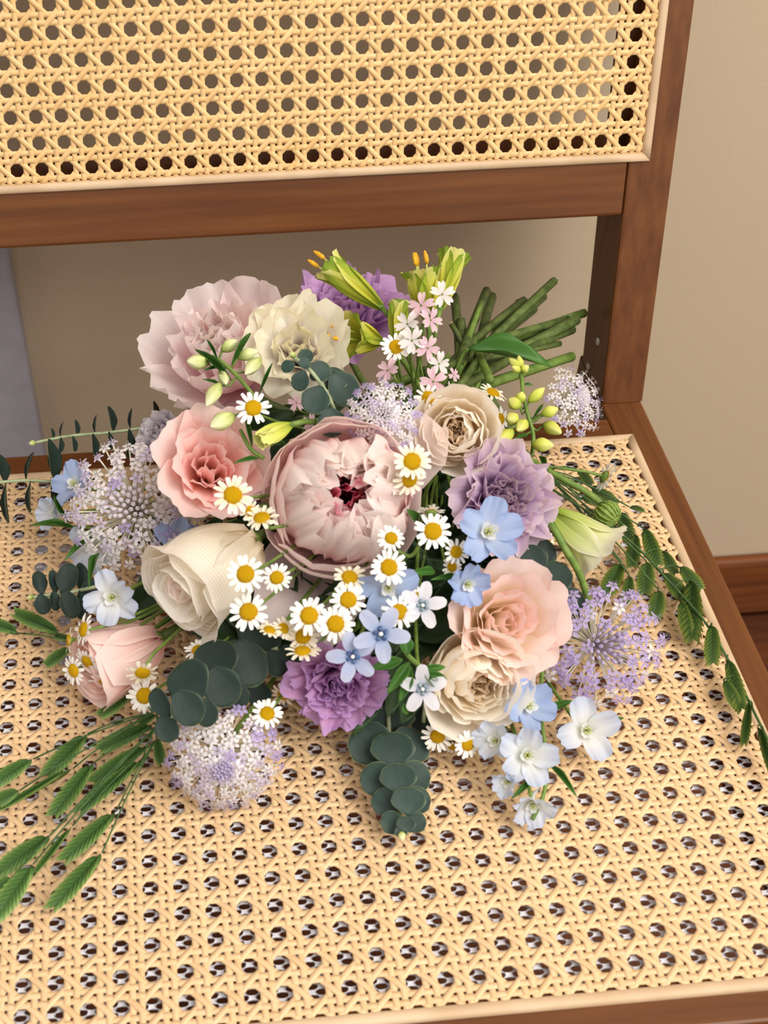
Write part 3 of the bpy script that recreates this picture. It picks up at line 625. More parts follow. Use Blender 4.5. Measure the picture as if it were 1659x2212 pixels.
# ---- lace flowers
def floret_data(r=1.0):
    parts = []
    for k in range(5):
        a = 2 * pi * k / 5; ca, sa = cos(a), sin(a)
        def q(x, y, z): return Vector((ca * x - sa * y, sa * x + ca * y, z)) * r
        vs = [q(.12, 0, .1), q(.5, .3, .16), q(.55, 0, .06), q(.5, -.3, .16), q(1.0, .17, .02), q(1.05, 0, -.02), q(1.0, -.17, .02)]
        fs = [(0, 2, 1), (0, 3, 2), (1, 2, 5, 4), (2, 3, 6, 5)]
        parts.append((vs, fs, [(0, .5), (.5, 1), (.5, .5), (.5, 0), (1, 1), (1, .5), (1, 0)]))
    for k in range(3):
        a = 2 * pi * k / 3 + .5; parts.append(tube_data([Vector((0, 0, .1 * r)), Vector((cos(a) * .3, sin(a) * .3, .75)) * r, Vector((cos(a) * .34, sin(a) * .34, .9)) * r], [.03 * r, .03 * r, .09 * r], 4))
    parts.append(tube_data([Vector((0, 0, -.5 * r)), Vector((0, 0, 0)), Vector((0, 0, .16 * r))], [.07 * r, .14 * r, .1 * r], 5))
    return merge(parts)
floret_w = mk_mesh('floret', *floret_data()); floret_m = floret_w.copy(); floret_l = floret_w.copy()
def lace(label, ctr, facing, R, n, seed, lil, rin=.42, dome=.3, fr=.088, depth=.62, heart=petal_lacew, roll=0, inner=10, skirt=0.0, lead=.03, path=None):
    base = ctr - facing * (depth * R); M = frame(base, facing, roll); t = thing('lace_flower', label, 'lace flower', M)
    rnd = random.Random(seed); rays = []; orig = Vector((0, 0, .06 * R))
    def pos(r, a): return Vector((cos(a) * r * R, sin(a) * r * R, (depth + dome * (.5 - r * r) - skirt * max(0, r - .7)) * R))
    for k in range(n + inner):
        if k < n: r = sqrt(rin ** 2 + (1 - rin ** 2) * ((k + .5) / n)) * rnd.uniform(.94, 1.04)
        else: r = rnd.uniform(rin * .62, rin)
        a = k * 2.39996 + rnd.uniform(-.16, .16); p = pos(r, a) + Vector((0, 0, rnd.uniform(-.05, .05) * R))
        nrm = ((p - orig).normalized() + Vector((0, 0, .55 + .3 * (1 - r)))).normalized()
        if rnd.random() < lil(r): me, mt = floret_l, petal_lacel
        elif rnd.random() < .35: me, mt = floret_m, petal_lacem
        else: me, mt = floret_w, petal_lacew
        o = obj('floret', me, mt, t); s = fr * R * rnd.uniform(.85, 1.15)
        q = nrm.to_track_quat('Z', 'Y') @ Euler((0, 0, rnd.uniform(0, 6))).to_quaternion()
        o.matrix_local = Matrix.LocRotScale(p, q, (s, s, s))
        m_ = (orig + p) * .5 + Vector((p.x, p.y, 0)) * .06
        rays.append(tube_data([orig, m_, p - nrm * s * .3], [.015 * R, .013 * R, .013 * R], 5, False))
    o = obj('ray_stalks', mk_mesh('ray_stalks', *merge(rays)), stem_pale, t); o['kind'] = 'stuff'
    bl = []
    for k in range(34):
        r = sqrt((k + .5) / 34) * rin * .6; a = k * 2.39996; p = pos(r, a) - Vector((0, 0, .06 * R)); h = .065 * R * rnd.uniform(.8, 1.2)
        d = (p - orig).normalized(); bl.append(tube_data([orig + d * .1 * R, p, p + d * h, p + d * h * 2.2, p + d * h * 2.8], [.008 * R, .010 * R, .036 * R, .034 * R, .01 * R], 5, False))
    o = obj('bud_cluster', mk_mesh('bud_cluster', *merge(bl)), heart, t); o['kind'] = 'stuff'
    for k in range(7):
        a = k * .9; v, f, u = tube_data([Vector((cos(a) * .03, sin(a) * .03, .0)) * R, Vector((cos(a) * .3, sin(a) * .3, -.03)) * R, Vector((cos(a) * .48, sin(a) * .48, .04)) * R], [.02 * R, .02 * R, .004 * R], 4)
        obj('bract', mk_mesh('bract', v, f, u), stem_m, t)
    if path: stem_part(t, M, smooth_path([base] + [W(*q) for q in path], 5), .0022, stem_m)
    else: flower_stem(t, M, base, facing, .0014, stem_m, seed, lead=lead)
    return t
c_ = W(286, 1092, .07); lace('large white lace flower head on the left, thin stalks radiating from its centre', c_, F(-.02, .05, 1), msize(c_, 146), 98, 71, lambda r: .04 + (.3 if r > .93 else 0), fr=.104)
c_ = D(828, 897, .010); lace('small domed lace flower with white centre and lilac rim, above the pink peony', c_, F(0, .02, 1), msize(c_, 84), 95, 72, lambda r: max(0, (r - .72) * 3.6), rin=.36, fr=.115, dome=.45, inner=26, skirt=.5)
c_ = W(1306, 1392, .040); lace('lilac lace flower head on bare stalks resting on the right of the seat', c_, F(.06, .05, 1), msize(c_, 134), 72, 73, lambda r: .88, fr=.112, heart=petal_lacem, inner=5, rin=.5, lead=.015, path=[(1274, 1314, .036), (1252, 1240, .052), (1222, 1188, .066), (1178, 1112, .074), (1120, 1040, .07)])
c_ = W(483, 1652, .036); lace('drooping grey lilac lace flower lying under the round eucalyptus leaves', c_, F(.02, -.28, .9), msize(c_, 126), 140, 74, lambda r: max(0.06, (r - .7) * 2.2), rin=.26, fr=.102, dome=.4, inner=24, heart=petal_lacem, skirt=.5, lead=.012)
c_ = W(1247, 865, .048); lace('small white lace flower head in front of the wooden back post', c_, F(.45, .12, .88), msize(c_, 78), 60, 75, lambda r: max(0, (r - .8) * 3), rin=.32, fr=.125, dome=.4, inner=16)
# ---- daisies (feverfew)
def disc_data(r, h):
    vs, fs, uv = [Vector((0, 0, h * .9))], [], [(0, .5)]; nr, ns = 7, 20
    for i in range(1, nr + 1):
        a = i / nr * pi / 2
        for j in range(ns):
            b = 2 * pi * (j + .5 * (i % 2)) / ns; k = 1 + (.05 if (i + j) % 2 else -.03)
            dip = -.16 * h * math.exp(-(i / 1.6) ** 2)
            vs.append(Vector((r * sin(a) * cos(b) * k, r * sin(a) * sin(b) * k, h * cos(a) * k + dip))); uv.append((i / nr, j / ns))
    for j in range(ns): fs.append((0, 1 + j, 1 + (j + 1) % ns))
    for i in range(nr - 1):
        for j in range(ns):
            p, q = 1 + i * ns, 1 + (i + 1) * ns; fs.append((p + j, q + j, q + (j + 1) % ns, p + (j + 1) % ns))
    return vs, fs, uv
disc_mesh = mk_mesh('disc', *disc_data(.46, .30))
rayp = []
for k in range(5):
    vs, fs, uv = petal_data(L=.66, Wd=.27, phi0=72, phi1=[96, 104, 90, 112, 84][k], Rc=.3, ruffle=.012, sq=2.6, wide=.6, base=.55, notch=.05, seed=900 + k, nt=6, ns=6, serr=0)
    rayp.append(mk_mesh('petal', [v + Vector((.36, 0, .02)) for v in vs], fs, uv))
cal_mesh = mk_mesh('calyx', *tube_data([Vector((0, 0, -.2)), Vector((0, 0, -.16)), Vector((0, 0, -.04)), Vector((0, 0, .03))], [.08, .26, .42, .40], 12))
def daisy(label, ctr, facing, px, seed, group=None, n=15, mat=None, lead=.022, droop=0.0):
    R = msize(ctr, px / 2); M = frame(ctr, facing, seed * 1.3); t = thing('daisy', label, 'daisy', M, group); rnd = random.Random(seed)
    obj('disc', disc_mesh, disc_m, t, scale=R); obj('calyx', cal_mesh, stem_m, t, scale=R)
    for k in range(n):
        obj('petal', rayp[rnd.randrange(5)], mat or petal_daisy, t, rot=Euler((rnd.uniform(-.12, .12), rnd.uniform(-.1, .1) + droop, 2 * pi * k / n + rnd.uniform(-.08, .08))), scale=(R * rnd.uniform(.9, 1.06), R * rnd.uniform(.85, 1.1), R))
    flower_stem(t, M, ctr - facing * .18 * R, facing, .0009, stem_m, seed, lead=lead, n=9)
    return t
G1 = 'daisies below the big pink peony'
sk = 0
def dz(label, u, v, px, fc=(0, .1, 1), off=.012, z=None, group=None, mat=None, droop=0.0, lead=.022):
    global sk; sk += 1
    p = W(u, v, z) if z is not None else D(u, v, off)
    return daisy(label, p, F(*fc), px, 300 + sk, group, 13 + sk % 4, mat, lead, droop)
dz('daisy beside the pale green buds, in front of the loose peony', 547, 882, 78, (.05, .15, 1), .022)
dz('cream daisy lying on the salmon pink lisianthus', 503, 1070, 88, (.1, .2, 1), .022, mat=petal_cdaisy)
dz('cream daisy tilted against the edge of the big pink peony', 566, 1120, 80, (-.1, .75, .6), .024, mat=petal_cdaisy)
dz('small daisy half hidden behind the salmon pink lisianthus', 540, 1104, 50, (.3, -.1, .8), .008, mat=petal_cdaisy)
dz('daisy on the ribbed side of the creamy white rose', 530, 1240, 86, (-.05, .15, 1), .034)
dz('daisy just under the one on the ribbed rose side', 537, 1322, 86, (-.05, .1, 1), .028)
dz('daisy peeking out from under the drooping peony petal', 598, 1248, 66, (-.1, .1, 1), .006)
dz('side-on daisy on a bent stem below the creamy white rose', 582, 1362, 58, (.15, .8, .5), .02, mat=petal_cdaisy)
dz('small cream daisy tucked beside the side-on daisy', 612, 1358, 56, (.5, .3, .8), .008, mat=petal_cdaisy)
dz('daisy among the pink and white catchfly', 856, 750, 70, (-.05, .25, 1), 0, z=.128)
dz('cream daisy leaning on the right edge of the big pink peony', 890, 997, 84, (.15, .1, 1), .026, mat=petal_cdaisy)
dz('pale daisy underneath the cream daisy on the peony edge', 884, 1036, 74, (.2, -.3, .8), .012, mat=petal_cdaisy)
dz('white daisy in the gap between peony and blue delphinium', 935, 1148, 86, (.05, .1, 1), .014)
dz('small daisy with greenish disc just above the daisy cluster', 845, 1163, 62, (.1, .25, 1), .014)
dz('daisy directly under the small green-disc daisy', 840, 1226, 82, (0, .15, 1), .018)
dz('cream daisy facing away upwards between peony and lower daisies', 755, 1248, 76, (0, .55, .8), .004, mat=petal_cdaisy)
for (u, v, px, fc, lb) in [(752, 1296, 80, (0, .1, 1), 'open white daisy just below the cream daisy that faces away upwards'), (668, 1330, 86, (-.1, .2, 1), 'largest open white daisy of the cluster above the orchid carnation'),
        (725, 1348, 84, (-.05, .1, 1), 'open white daisy between the largest cluster daisy and the sky blue tweedia'), (862, 1322, 78, (.1, .1, 1), 'open white daisy between the sky blue and the white tweedia stars')]:
    dz(lb, u, v, px, fc, .016, group=G1)
dz('cream daisy behind the open daisies above the orchid carnation', 655, 1376, 74, (-.1, .35, .9), .004, mat=petal_cdaisy)
dz('edge-on cream daisy touching the top of the orchid carnation', 654, 1408, 78, (0, .85, .45), .010, mat=petal_cdaisy)
dz('small daisy turned away under the blue delphinium', 932, 1108, 62, (.1, .75, -.35), .004)
dz('daisy hidden by the catchfly above the cream garden rose', 925, 858, 62, (-.15, -.35, .9), .010)
dz('side-on daisy standing on top of the cream garden rose', 972, 850, 56, (.85, .2, .3), .016)
dz('tilted daisy on the right shoulder of the cream garden rose', 1064, 850, 66, (.35, .7, .55), .0, z=.098, mat=petal_cdaisy)
dz('daisy between cream garden rose and yellow green buds', 1080, 905, 54, (.6, .05, .7), .0, z=.088)
dz('daisy partly covered by the blue delphinium', 985, 1192, 60, (.3, .1, .9), .0)
dz('small daisy deep in the gap beneath the blue delphinium', 976, 1225, 48, (.2, .1, .9), -.012)
dz('daisy lying on the drooping lace flower', 577, 1542, 72, (.15, .45, .9), 0, z=.052)
dz('daisy half covered by the round eucalyptus leaves', 312, 1503, 78, (-.2, .1, 1), 0, z=.032)
dz('side-on daisy in front of the soft pink rose', 182, 1360, 70, (-.75, .15, .55), 0, z=.060)
dz('edge-on daisy behind the soft pink rose', 152, 1382, 62, (-.9, .1, .2), 0, z=.052, mat=petal_cdaisy)
dz('daisy turned to the grass below the soft pink rose', 160, 1448, 66, (-.6, -.15, .7), 0, z=.040)
dz('tilted daisy just above the one turned to the grass', 190, 1428, 66, (-.5, -.5, .55), 0, z=.046)
dz('downward facing daisy below the soft pink rose', 222, 1470, 64, (-.1, -.85, .4), 0, z=.036)
dz('drooping cream daisy under the soft pink rose petals', 308, 1452, 72, (.05, -.6, .6), 0, z=.052, mat=petal_cdaisy)
dz('daisy on the seat just right of the eucalyptus spray', 945, 1590, 70, (-.15, -.2, .9), 0, z=.022)
dz('daisy on the seat between garden rose and delphinium', 1010, 1608, 64, (.3, -.1, .9), 0, z=.022)
dz('small daisy wedged between the two seat daisies', 978, 1612, 44, (.2, -.6, .6), 0, z=.014)
dz('daisy seen from behind among the right-hand grass', 1305, 1030, 66, (.75, -.3, -.25), 0, z=.035)
dz('daisy glimpsed beside the green lisianthus base', 1183, 1165, 36, (.5, .1, .8), 0, z=.062)
dz('small daisy under the eucalyptus spray on the left', 428, 1405, 60, (-.1, .6, .6), 0, z=.06)
dz('daisy in shade above the orchid carnation stem', 612, 1500, 56, (-.3, -.4, .8), 0, z=.030, mat=petal_cdaisy)
dz('pale daisy hidden among stems left of the tweedia', 905, 1290, 50, (0, .3, .9), .0)

# ---- delphinium florets
def delph(label, ctr, facing, px, seed, mat, open_=70, n=5, roll=0, lead=.02, eye=True):
    R = msize(ctr, px / 2); base = ctr - facing * .15 * R; M = frame(base, facing, roll); t = thing('delphinium', label, 'delphinium', M); rnd = random.Random(seed)
    for k in range(n):
        vs, fs, uv = petal_data(L=1.08 * R, Wd=.86 * R, phi0=48, phi1=open_ + rnd.uniform(-14, 16), Rc=.8 * R, ruffle=.085 * R, freq=1.5, serr=.03, sq=2.2, wide=.6, base=.2, seed=seed * 10 + k, nt=9, ns=10)
        o = obj('sepal', mk_mesh('sepal', [v + Vector((.05 * R, 0, 0)) for v in vs], fs, uv), mat, t, rot=Euler((rnd.uniform(-.15, .15), rnd.uniform(-.12, .12), 2 * pi * k / n + rnd.uniform(-.15, .15))))
    if eye:
        for k in range(4):
            vs, fs, uv = petal_data(L=.5 * R, Wd=.34 * R, phi0=18, phi1=38, Rc=.3 * R, ruffle=.02 * R, sq=2.2, wide=.6, seed=seed * 10 + 50 + k, nt=6, ns=6)
            obj('eye_petal', mk_mesh('eye_petal', [v + Vector((.03 * R, 0, .02 * R)) for v in vs], fs, uv), petal_bee, t, rot=Euler((0, 0, 2 * pi * k / 4 + .3)))
        for k in range(6):
            a = k * 1.05; obj('stamen', mk_mesh('stamen', *tube_data([Vector((0, 0, .05 * R)), Vector((cos(a) * .08, sin(a) * .08, .34)) * R, Vector((cos(a) * .1, sin(a) * .1, .42)) * R], [.012 * R, .012 * R, .03 * R], 5)), bud_y, t)
    obj('spur', mk_mesh('spur', *tube_data([Vector((0, 0, .04)) * R, Vector((.05, 0, -.3)) * R, Vector((.2, 0, -.6)) * R, Vector((.4, 0, -.8)) * R], [.12 * R, .09 * R, .06 * R, .02 * R], 7)), mat, t)
    flower_stem(t, M, base, facing, .0011, stem_m, seed, lead=lead, n=9)
    return t
delph('clear blue delphinium floret with speckled white eye', D(1052, 1150, .018), F(.1, .1, 1), 150, 401, petal_delb, 62)
delph('blue delphinium floret half hidden behind the small daisies', D(838, 1268, .004), F(0, -.3, 1), 130, 402, petal_delb, 80, roll=.4)
delph('shaded blue delphinium floret behind the peach lisianthus', D(1008, 1262, -.004), F(.2, -.2, .9), 110, 403, petal_delb, 40)
delph('pale blue delphinium floret at the foot of the low garden rose', W(1138, 1525, .034), F(.3, .15, .9), 128, 404, petal_delb, 66, roll=.5)
delph('white delphinium floret lying apart on the cane seat', W(1266, 1578, .022), F(.05, .1, 1), 140, 405, petal_delw, 82, n=4, roll=.3)
delph('white delphinium floret with green eye near the tip of its spike', W(1138, 1632, .030), F(0, .15, 1), 136, 406, petal_delw, 68)
delph('bluish white delphinium floret beside the seat daisy', W(1072, 1600, .026), F(-.6, .1, .8), 104, 407, petal_delw, 50)
delph('drooping white delphinium bloom at the spike end', W(1150, 1735, .018), F(-.1, -.5, .8), 108, 408, petal_delw, 36)
delph('folded pale delphinium bloom above the drooping one', W(1098, 1688, .022), F(-.6, -.2, .7), 84, 409, petal_delw, 30)
delph('bluish white delphinium floret left of the soft pink rose', W(243, 1290, .066), F(-.15, -.15, 1), 124, 410, petal_delw, 72, roll=.8)
delph('pale blue delphinium floret behind the large white lace flower', W(165, 1048, .045), F(-.45, .3, .8), 110, 411, petal_delb, 60)
delph('cream white delphinium floret with a folded sepal left of the lace flower', W(125, 1110, .038), F(-.7, -.05, .7), 100, 412, petal_delw, 44)
delph('shaded white delphinium floret under the large white lace flower', W(205, 1180, .038), F(-.3, -.4, .8), 118, 413, petal_delw, 70)
delph('pale delphinium floret between lace flower and white rose', W(385, 1165, .055), F(.2, -.1, .9), 110, 414, petal_delb, 66, eye=False)

# ---- tweedia stars
def tweedia(label, ctr, facing, px, seed, mat, cor):
    R = msize(ctr, px / 2); M = frame(ctr, facing, seed * .9); t = thing('tweedia', label, 'tweedia', M); rnd = random.Random(seed)
    me = []
    for k in range(3):
        vs, fs, uv = petal_data(L=.92 * R, Wd=.56 * R, phi0=70, phi1=96 - 8 * k, Rc=.9 * R, ruffle=.03 * R, freq=1.2, sq=2.1, wide=.55, base=.35, seed=seed * 10 + k, nt=8, ns=8)
        me.append(mk_mesh('petal', [v + Vector((.1 * R, 0, 0)) for v in vs], fs, uv))
    for k in range(5): obj('petal', me[k % 3], mat, t, rot=Euler((rnd.uniform(-.2, .2), 0, 2 * pi * k / 5 + rnd.uniform(-.08, .08))))
    for k in range(5):
        a = 2 * pi * k / 5 + .6; obj('corona_lobe', mk_mesh('corona_lobe', *tube_data([Vector((cos(a) * .12, sin(a) * .12, .0)) * R, Vector((cos(a) * .2, sin(a) * .2, .1)) * R, Vector((cos(a) * .15, sin(a) * .15, .2)) * R], [.06 * R, .085 * R, .03 * R], 6)), cor, t)
    obj('stigma', mk_mesh('stigma', *tube_data([Vector((0, 0, 0)), Vector((0, 0, .12)) * R, Vector((0, 0, .2)) * R], [.1 * R, .08 * R, .05 * R], 8)), dot_m, t)
    flower_stem(t, M, ctr, facing, .0011, stem_m, seed, n=9)
    return t
tweedia('sky blue tweedia star with dark blue centre above the orchid carnation', D(822, 1370, .020), F(.02, .1, 1), 128, 501, petal_tweed, corona_m)
tweedia('paler blue tweedia star drooping onto the orchid carnation', D(762, 1418, .018), F(-.1, -.1, 1), 116, 502, petal_tweed, corona_m)
tweedia('whitish tweedia star beside the low garden rose', D(912, 1488, .020), F(.05, -.1, 1), 110, 503, petal_tweedw, corona_p)
tweedia('white tweedia star beside the open daisies', D(912, 1308, .016), F(.1, .1, 1), 106, 504, petal_tweedw, corona_p)

# ---- catchfly spray
def catchfly(label, ctr, facing, px, seed, mat, group=None):
    R = msize(ctr, px / 2); M = frame(ctr, facing, seed * .7); t = thing('catchfly', label, 'catchfly', M, group); rnd = random.Random(seed)
    vs, fs, uv = petal_data(L=.95 * R, Wd=.62 * R, phi0=76, phi1=94, Rc=.7 * R, ruffle=.03 * R, sq=3, wide=.72, base=.16, notch=.2, seed=seed, nt=7, ns=10)
    me = mk_mesh('petal', [v + Vector((.06 * R, 0, 0)) for v in vs], fs, uv)
    for k in range(5): obj('petal', me, mat, t, rot=Euler((rnd.uniform(-.15, .15), rnd.uniform(-.2, .2), 2 * pi * k / 5 + rnd.uniform(-.1, .1))))
    obj('tube', mk_mesh('tube', *tube_data([Vector((0, 0, -.9)) * R, Vector((0, 0, -.4)) * R, Vector((0, 0, .04)) * R], [.06 * R, .12 * R, .09 * R], 7)), stem_m, t)
    flower_stem(t, M, ctr - facing * .9 * R, facing, .0007, stem_m, seed, lead=.012, n=8)
for (u, v, px, fc, z, lb, mt) in [
    (955, 636, 58, (.1, .1, 1), .136, 'white catchfly blossom topmost of the spray, over the alstroemeria', petal_sil), (910, 660, 60, (-.3, .1, .9), .134, 'pink catchfly blossom next below the topmost white one', petal_silp),
    (930, 692, 58, (.5, .1, .8), .13, 'pink catchfly blossom turned right towards the cut stems', petal_silp), (880, 700, 58, (-.4, .1, .9), .132, 'white catchfly blossom turned left above the daisy', petal_sil),
    (890, 736, 62, (0, 0, 1), .134, 'white catchfly blossom with dark throat touching the daisy', petal_sil), (924, 752, 58, (.3, -.1, .9), .13, 'pink catchfly blossom right of the dark-throated one', petal_silp),
    (948, 786, 56, (.4, -.1, .9), .122, 'palest pink catchfly blossom low on the right of the spray', petal_sil), (838, 800, 60, (-.5, .25, .8), .13, 'pink catchfly blossom right above the small lace flower', petal_silp),
    (936, 824, 62, (.1, -.1, 1), .128, 'pink catchfly blossom lowest of the spray, above the cream garden rose', petal_silp), (980, 810, 34, (.6, .2, .7), .11, 'tiny pink catchfly bud beside the lowest blossom', petal_silp),
    (640, 870, 40, (.2, .1, .9), .118, 'small pink catchfly blossom below the ivory lisianthus', petal_silp), (672, 915, 42, (.1, .1, .9), .115, 'small lilac pink catchfly blossom beside the eucalyptus tip', petal_silp)]:
    catchfly(lb, W(u, v, z), F(*fc), px, int(u + v), mt)

# ---- leaves
lance_me = mk_mesh('leaf', *petal_data(L=1, Wd=1, phi0=84, phi1=100, Rc=.8, sq=1.3, wide=.4, base=.12, seed=1, nt=10, ns=6, fold=.12))
round_me = [mk_mesh('leaf', *petal_data(L=1, Wd=1.0, phi0=86 + 4 * k, phi1=92 + 6 * k, Rc=1.3, sq=2.0, wide=.5, base=.16, ruffle=.012, freq=1, seed=5 + k, nt=10, ns=12)) for k in range(3)]
for me in round_me + [lance_me]:
    bm = bmesh.new(); bm.from_mesh(me); bmesh.ops.solidify(bm, geom=bm.faces[:], thickness=.009); bm.to_mesh(me); bm.free()
    me.polygons.foreach_set('use_smooth', [True] * len(me.polygons))
def leaf_obj(parent, M, b, t, nrm, width, me, mat, name='leaf'):
    x = (t - b); L = x.length; x.normalize(); z = (nrm - x * nrm.dot(x)).normalized(); y = z.cross(x)
    Mw = Matrix.Translation(b) @ Matrix((x, y, z)).transposed().to_4x4() @ Matrix.Diagonal((L, width, L, 1))
    o = obj(name, me, mat, parent); o.matrix_local = M.inverted() @ Mw; return o
def euc(label, path, leaves, mat, seed, rad=.0011, tipbud=None):
    """leaves: (u, v, z, length px, width px, screen angle in degrees, facing)"""
    P_ = [W(*p) for p in path]; M = Matrix.Translation(P_[0]); t = thing('eucalyptus_sprig', label, 'eucalyptus', M); rnd = random.Random(seed)
    stem_part(t, M, smooth_path(P_, 5), rad, stem_euc)
    for (u, v, z, ln, wd, an, fc) in leaves:
        a = radians(an); du, dv = cos(a) * ln / 2, -sin(a) * ln / 2; c = W(u, v, z); nrm = F(*fc)
        ax = (CR * cos(a) - CD * sin(a)); ax = (ax - nrm * ax.dot(nrm))
        sc = msize(c, 1) ; ax = ax / max(ax.length, .2)       # real length along the leaf
        leaf_obj(t, M, c - ax * (ln / 2 * sc), c + ax * (ln / 2 * sc), nrm, wd * sc, round_me[rnd.randrange(3)], mat)
    if tipbud:
        c = W(*tipbud[:3]); r = msize(c, tipbud[3] / 2); d = (P_[-1] - P_[-2]).normalized(); inv = M.inverted()
        obj('tip_bud', mk_mesh('tip_bud', *tube_data([inv @ (c - d * r), inv @ (c - d * r * .3), inv @ (c + d * r * .5), inv @ (c + d * r * 1.2)], [r * .4, r * .9, r * .7, r * .1], 8)), bud_m, t)
    return t
U = (0, .35, .93)
euc('eucalyptus sprig of paired round leaves tapering to a tip, lying towards the front', [(838, 1500, .03), (842, 1600, .014), (860, 1720, .012), (868, 1806, .012)], [
    (837, 1548, .020, 76, 122, 90, (0, -.1, 1)), (885, 1612, .015, 84, 96, 60, (.1, .1, 1)), (801, 1608, .018, 96, 104, 130, (-.1, .1, 1)), (848, 1618, .024, 80, 100, 92, (0, .35, .9)),
    (893, 1680, .016, 76, 76, 60, (.1, .1, 1)), (817, 1685, .018, 80, 80, 125, (-.1, .1, 1)), (860, 1680, .024, 66, 84, 92, (0, .35, .9)),
    (900, 1730, .016, 64, 64, 55, (.1, .1, 1)), (834, 1733, .018, 66, 66, 130, (-.1, .1, 1)), (882, 1730, .024, 62, 78, 88, (0, .3, .9)),
    (896, 1776, .014, 50, 52, 50, (.1, .1, 1)), (848, 1778, .016, 56, 52, 130, (-.1, .1, 1)), (877, 1780, .021, 36, 44, 90, (0, .3, .9)), (866, 1798, .019, 26, 30, 90, (0, .3, .9))], euc_m, 1, .0012, (868, 1806, .020, 20))
euc('eucalyptus sprig with the largest round leaves above the drooping lace flower', [(600, 1400, .06), (520, 1440, .05), (430, 1510, .045), (352, 1565, .035)], [
    (560, 1368, .050, 100, 108, 60, (0, .2, 1)), (594, 1432, .056, 64, 56, -60, (.3, 0, .9)), (534, 1432, .062, 110, 90, -70, (.25, .1, 1)), (466, 1426, .066, 96, 104, 100, (-.1, .3, .95)),
    (478, 1482, .070, 96, 86, -60, (.15, .05, 1)), (517, 1505, .058, 66, 52, -80, (.5, .0, .8)), (407, 1470, .074, 96, 104, 130, (-.15, .2, 1)), (447, 1540, .064, 66, 52, -80, (.3, -.1, .9)),
    (404, 1528, .074, 88, 76, -55, (.1, .05, 1)), (345, 1518, .072, 76, 48, 130, (-.3, .05, .9)), (360, 1574, .066, 62, 56, -60, (0, .05, 1))], euc_d, 2)
euc('small eucalyptus tip with rosette of round leaves over the ivory lisianthus', [(735, 930, .11), (712, 860, .132), (670, 800, .142), (634, 772, .144)], [
    (716, 912, .125, 66, 66, -80, (.1, 0, 1)), (742, 838, .128, 84, 74, -50, (.15, .1, 1)), (724, 818, .130, 60, 60, 60, (0, .2, 1)), (682, 864, .138, 66, 66, -110, (0, .1, 1)), (691, 803, .140, 52, 50, 40, (.1, .1, 1)),
    (649, 822, .144, 46, 42, -110, (-.1, 0, 1)), (660, 771, .142, 40, 36, 70, (0, .2, 1)), (658, 785, .147, 28, 28, 0, (.1, .2, 1)), (622, 791, .145, 32, 30, -160, (-.1, .1, 1))], euc_m, 3, tipbud=(632, 766, .147, 15))
def side_sprig(label, path, pairs, seed, mat, wd=.42, tipbud=None):
    lv = []; rnd = random.Random(seed)
    for (u, v, z, up, dn) in pairs:
        for (h, sg) in ((up, 1), (dn, -1)):
            if h: lv.append((u + rnd.uniform(-3, 3), v - sg * h / 2, z, h, h * wd * 1.5, sg * 90 + rnd.uniform(-14, 14), (rnd.choice((-.94, .9, .8)), .1, .35)))
    return euc(label, path, lv, mat, seed, .0010, tipbud)
side_sprig('thin eucalyptus stalk with edge-on leaf pairs standing before the wall', [(345, 912, .055), (320, 922, .055), (240, 934, .052), (150, 942, .048), (72, 957, .044)],
    [(336, 918, .055, 52, 34), (284, 926, .054, 44, 62), (240, 932, .052, 56, 40), (205, 936, .05, 40, 48), (162, 942, .048, 36, 34), (133, 944, .047, 34, 34), (112, 948, .046, 24, 84)], 4, euc_d, tipbud=(70, 957, .044, 14))
side_sprig('eucalyptus stalk running off to the left over the rear seat edge', [(190, 1036, .034), (118, 1040, .032), (60, 1038, .03), (0, 1042, .028), (-60, 1050, .026)],
    [(116, 1040, .032, 56, 60), (62, 1038, .031, 66, 70), (8, 1042, .029, 66, 88), (-40, 1045, .027, 70, 80)], 5, euc_d, wd=.5)
euc('short eucalyptus tip beside the pale delphinium, lying on the left of the seat', [(230, 1262, .04), (170, 1276, .034), (115, 1284, .03), (66, 1291, .026)], [
    (199, 1280, .030, 66, 56, -70, (.2, .1, .9)), (175, 1250, .034, 70, 36, 95, (.6, .1, .7)), (176, 1306, .030, 64, 36, -90, (.6, .1, .7)), (145, 1250, .038, 70, 50, 75, (.1, .1, 1)), (150, 1305, .036, 66, 44, -70, (.15, .1, 1)),
    (116, 1256, .036, 50, 28, 100, (.5, .1, .8)), (118, 1298, .034, 44, 28, -85, (.5, .1, .8)), (86, 1258, .034, 54, 34, 100, (.3, .1, .9)), (92, 1305, .032, 46, 38, -75, (.2, .1, 1))], euc_d, 6, tipbud=(65, 1291, .027, 14))
euc('dark eucalyptus leaves behind the peach lisianthus', [(1060, 1180, .05), (1140, 1215, .05), (1200, 1270, .045), (1245, 1330, .035)], [
    (1159, 1192, .062, 78, 92, 70, (.1, .2, 1)), (1143, 1216, .066, 80, 88, 120, (0, .25, 1)), (1106, 1230, .066, 64, 60, 160, (0, .2, 1)), (1204, 1246, .060, 78, 72, 60, (.1, .2, 1)), (1233, 1298, .048, 62, 62, 50, (.1, .2, 1)), (1232, 1345, .036, 60, 60, -60, (.1, .1, 1))], euc_d, 7)
euc('shaded eucalyptus leaves in the gap left of the orchid carnation', [(640, 1300, .038), (600, 1345, .038), (560, 1400, .036), (540, 1450, .03)], [
    (600, 1318, .040, 70, 70, 120, (-.1, .2, 1)), (575, 1350, .044, 80, 80, 60, (0, .2, 1)), (625, 1420, .044, 60, 60, -60, (0, 0, 1)), (590, 1300, .036, 60, 60, 60, (0, .2, 1)), (560, 1500, .028, 56, 56, -90, (0, 0, 1))], euc_d, 8)
